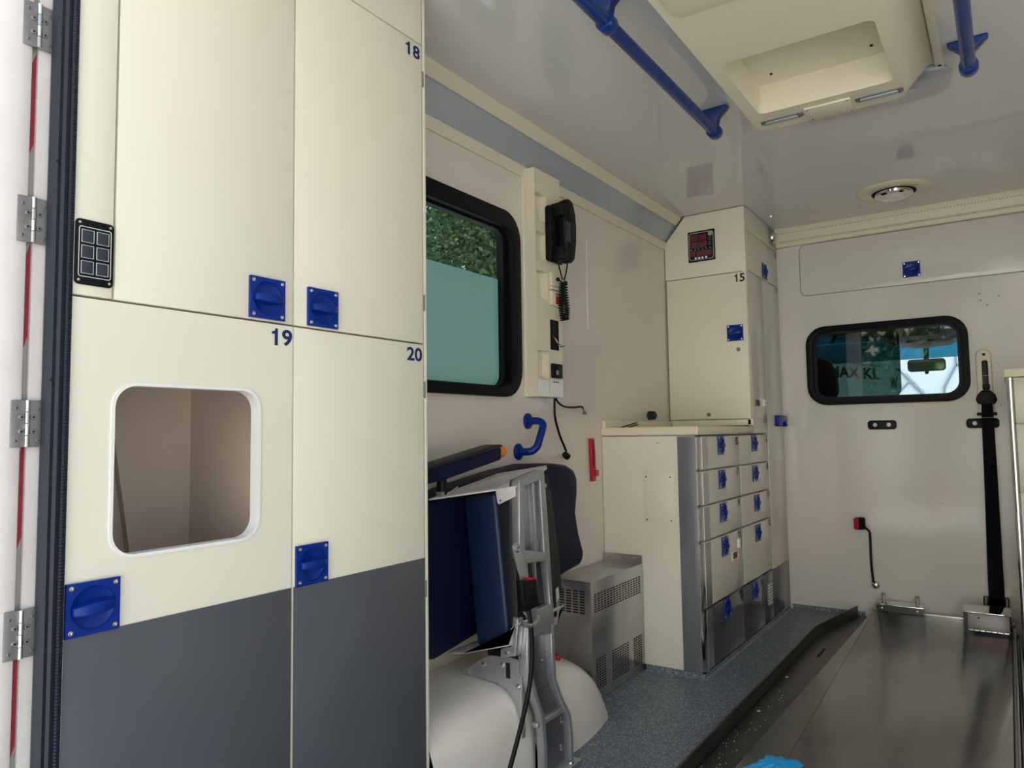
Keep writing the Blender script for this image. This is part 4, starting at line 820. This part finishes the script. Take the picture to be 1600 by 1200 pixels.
G().prism('y', [(-1.05, .50), (-1.05, .95), (-.98, 1.03), (-.74, 1.03), (-.67, .95), (-.67, .50)], 4.22, 4.36).build('backrest', 'black', hr, .03, 3)
for x in (-.90, -.81): G().tube([(x, 4.31, 1.0), (x, 4.31, 1.08)], .008, 8).build('post', 'steel', hr)
struct(G().add([(-1.30, 5.12, .98), (.80, 5.12, .98), (.76, 4.82, 1.60), (-1.26, 4.82, 1.60)], [(0, 1, 2, 3)]).build('window_3', 'glass_screen'), 'windscreen of the driver cab')
struct(G().add([(-1.28, 4.962, 1.295), (.78, 4.962, 1.295), (.76, 4.829, 1.57), (-1.26, 4.829, 1.57)], [(0, 1, 2, 3)]).build('trim_5', 'glass_blue'), 'blue shade band along the top of the windscreen')
# white panel-sided truck parked ahead
tk = thing('parked_truck', 'white box truck parked ahead, seen through the windscreen', 'truck', (-.6, 8, -.65))
box('box_body', (-3.1, 1.4, 7.6, 12.0, .30, 1.72), 'truck_white', tk, .04); box('underframe', (-2.9, 1.2, 7.75, 11.9, -.05, .30), 'cab_dark', tk, .02)
for x in (-2.6, .9):
    for y in (8.3, 11.2): G().lathe((x-.12, y, -.27), (1, 0, 0), [(.20, 0), (.36, .01), (.38, .05), (.38, .2), (.36, .24), (.2, .25)], 24).build('wheel', 'black', tk)
for a, b in (((-.83, 1.44), (-.60, 1.14)), ((-.745, 1.30), (-.87, 1.16)), ((-.47, 1.10), (-.46, 1.24)), ((-.46, 1.24), (-.36, 1.44)), ((-.36, 1.44), (-.22, 1.41)), ((-.36, 1.44), (-.36, 1.52)), ((-1.75, 1.64), (-.95, 1.46))):
    d = Vector((b[0]-a[0], 0, b[1]-a[1])); nrm = Vector((-d.z, 0, d.x)).normalized()*.009
    G().prism('y', [(a[0]-nrm.x, a[1]-nrm.z), (b[0]-nrm.x, b[1]-nrm.z), (b[0]+nrm.x, b[1]+nrm.z), (a[0]+nrm.x, a[1]+nrm.z)], 7.58, 7.602).build('lashing', 'truck_grey', tk)
text('lettering', 'MAX KL', 'black', tk, (-1.42, 7.597, 1.395), (1, 0, -.12), UZ, .44, .105, .03); 
text('lettering', 'W', 'black', tk, (-.895, 7.597, 1.25), RX, UZ, .06, .11, .03)
text('lettering', 'AUTHORISED', 'truck_grey', tk, (-.60, 7.597, 1.14), (-.62, 0, .78), (.78, 0, .62), .30, .032)

# ================================================================== outdoors
struct(G().add([(-60, -60, -.66), (60, -60, -.66), (60, 60, -.66), (-60, 60, -.66)], [(0, 1, 2, 3)]).build('ground', 'asphalt'))
def tree(label, x, y, h, r, n, z0=0.5, seed=1, leaf=.09):
    rd_ = random.Random(seed); t = thing('tree', label, 'tree', (x, y, -.66), 'trees around the vehicle')
    G().tube([(x, y, -.66), (x+.1, y+.05, h*.35), (x-.05, y, h*.75)], [.17]*4+[.12]*4+[.06], 8, 4).build('trunk', 'bark', t)
    for k in range(4):
        a = k*1.7+seed; G().tube([(x, y, h*.3+.2*k), (x+.5*r*math.cos(a), y+.5*r*math.sin(a), h*.5+.25*k)], .045, 6).build('branch', 'bark', t)
    vs = []; fs = []
    cl = []
    for k in range(26):
        while True:
            p = Vector((rd_.uniform(-1, 1), rd_.uniform(-1, 1), rd_.uniform(-1, 1)))
            if p.length < 1: break
        cl.append((Vector((x+p.x*r, y+p.y*r, z0+(h-z0)*(p.z*.5+.5))), rd_.uniform(.25, .5)*r))
    for i in range(n):
        c, cr = rd_.choice(cl); d = Vector((rd_.gauss(0, 1), rd_.gauss(0, 1), rd_.gauss(0, 1))).normalized()
        p = c+d*cr*rd_.uniform(.55, 1); a = Vector((rd_.gauss(0, 1), rd_.gauss(0, 1), rd_.gauss(0, .7))).normalized(); b = a.orthogonal().normalized(); s = leaf*rd_.uniform(.6, 1.3)
        k = len(vs); vs += [p-a*s, p+b*s*.5, p+a*s, p-b*s*.5]; fs.append((k, k+1, k+2, k+3))
    g = G(); g.v = [tuple(v) for v in vs]; g.f = fs
    me = bpy.data.meshes.new('crown'); me.from_pydata([tuple(Vector(v)-Vector((x, y, -.66))) for v in g.v], [], g.f); me.materials.append(MATS['leaf'])
    o = bpy.data.objects.new('crown', me); COL.objects.link(o); o.parent = t; o['kind'] = 'stuff'
TR = ((-4.9, 6.5, 5.2, 1.5, 'tree close behind the left window'), (-8.6, 9.2, 6.5, 2.1, 'dark tree further off behind the left window'), (-5.4, 2.6, 5.0, 1.5, 'tree outside hidden mostly by the near cabinet'),
      (-9.2, 14.6, 7.5, 2.6, 'tall tree far behind the left window'), (-3.6, 16.5, 6.5, 2.2, 'tree beyond the parked truck'))
for i, (x, y, h, r, l) in enumerate(TR): tree(l, x, y, h, r, 34000 if i == 0 else 16000, .2, i+2, .038 if i == 0 else .06)
for x, y, h, r, l in ((-9.5, -7.5, 6.0, 1.7, 'tree before the pale building, beyond the open rear door'), (-1.2, -8.2, 5.6, 1.5, 'tree before the middle of the pale building'), (7.5, -7.8, 6.4, 1.8, 'tree before the pale building on the far side of the yard')):
    tree(l, x, y, h, r, 5000, .8, int(h*10), .11)
bd = thing('bounce_building', 'added unseen sunlit pale rendered building across the yard behind the camera', 'bounce_building', (0, -14, -.66))  # added out of view: its sunlit wall bounces light into the rear doorway
G().box(-14, 14, -16, -11, -.66, 5.6).build('wall', 'bounce_wall', bd); G().prism('x', [(-16.4, 5.6), (-10.6, 5.6), (-13.5, 7.6)], -14.4, 14.4).build('roof', 'roof_tile', bd)
for k in range(6):
    w_ = box('window', (-12.2+k*4.4, -10.9+k*4.4, -11.05, -10.98, 1.0, 2.5), 'white', bd); box('pane', (-12.1+k*4.4, -11.0+k*4.4, -10.98, -10.97, 1.1, 2.4), 'cab_dark', w_)
for o in bpy.data.objects:
    if '_o' in o: del o['_o']
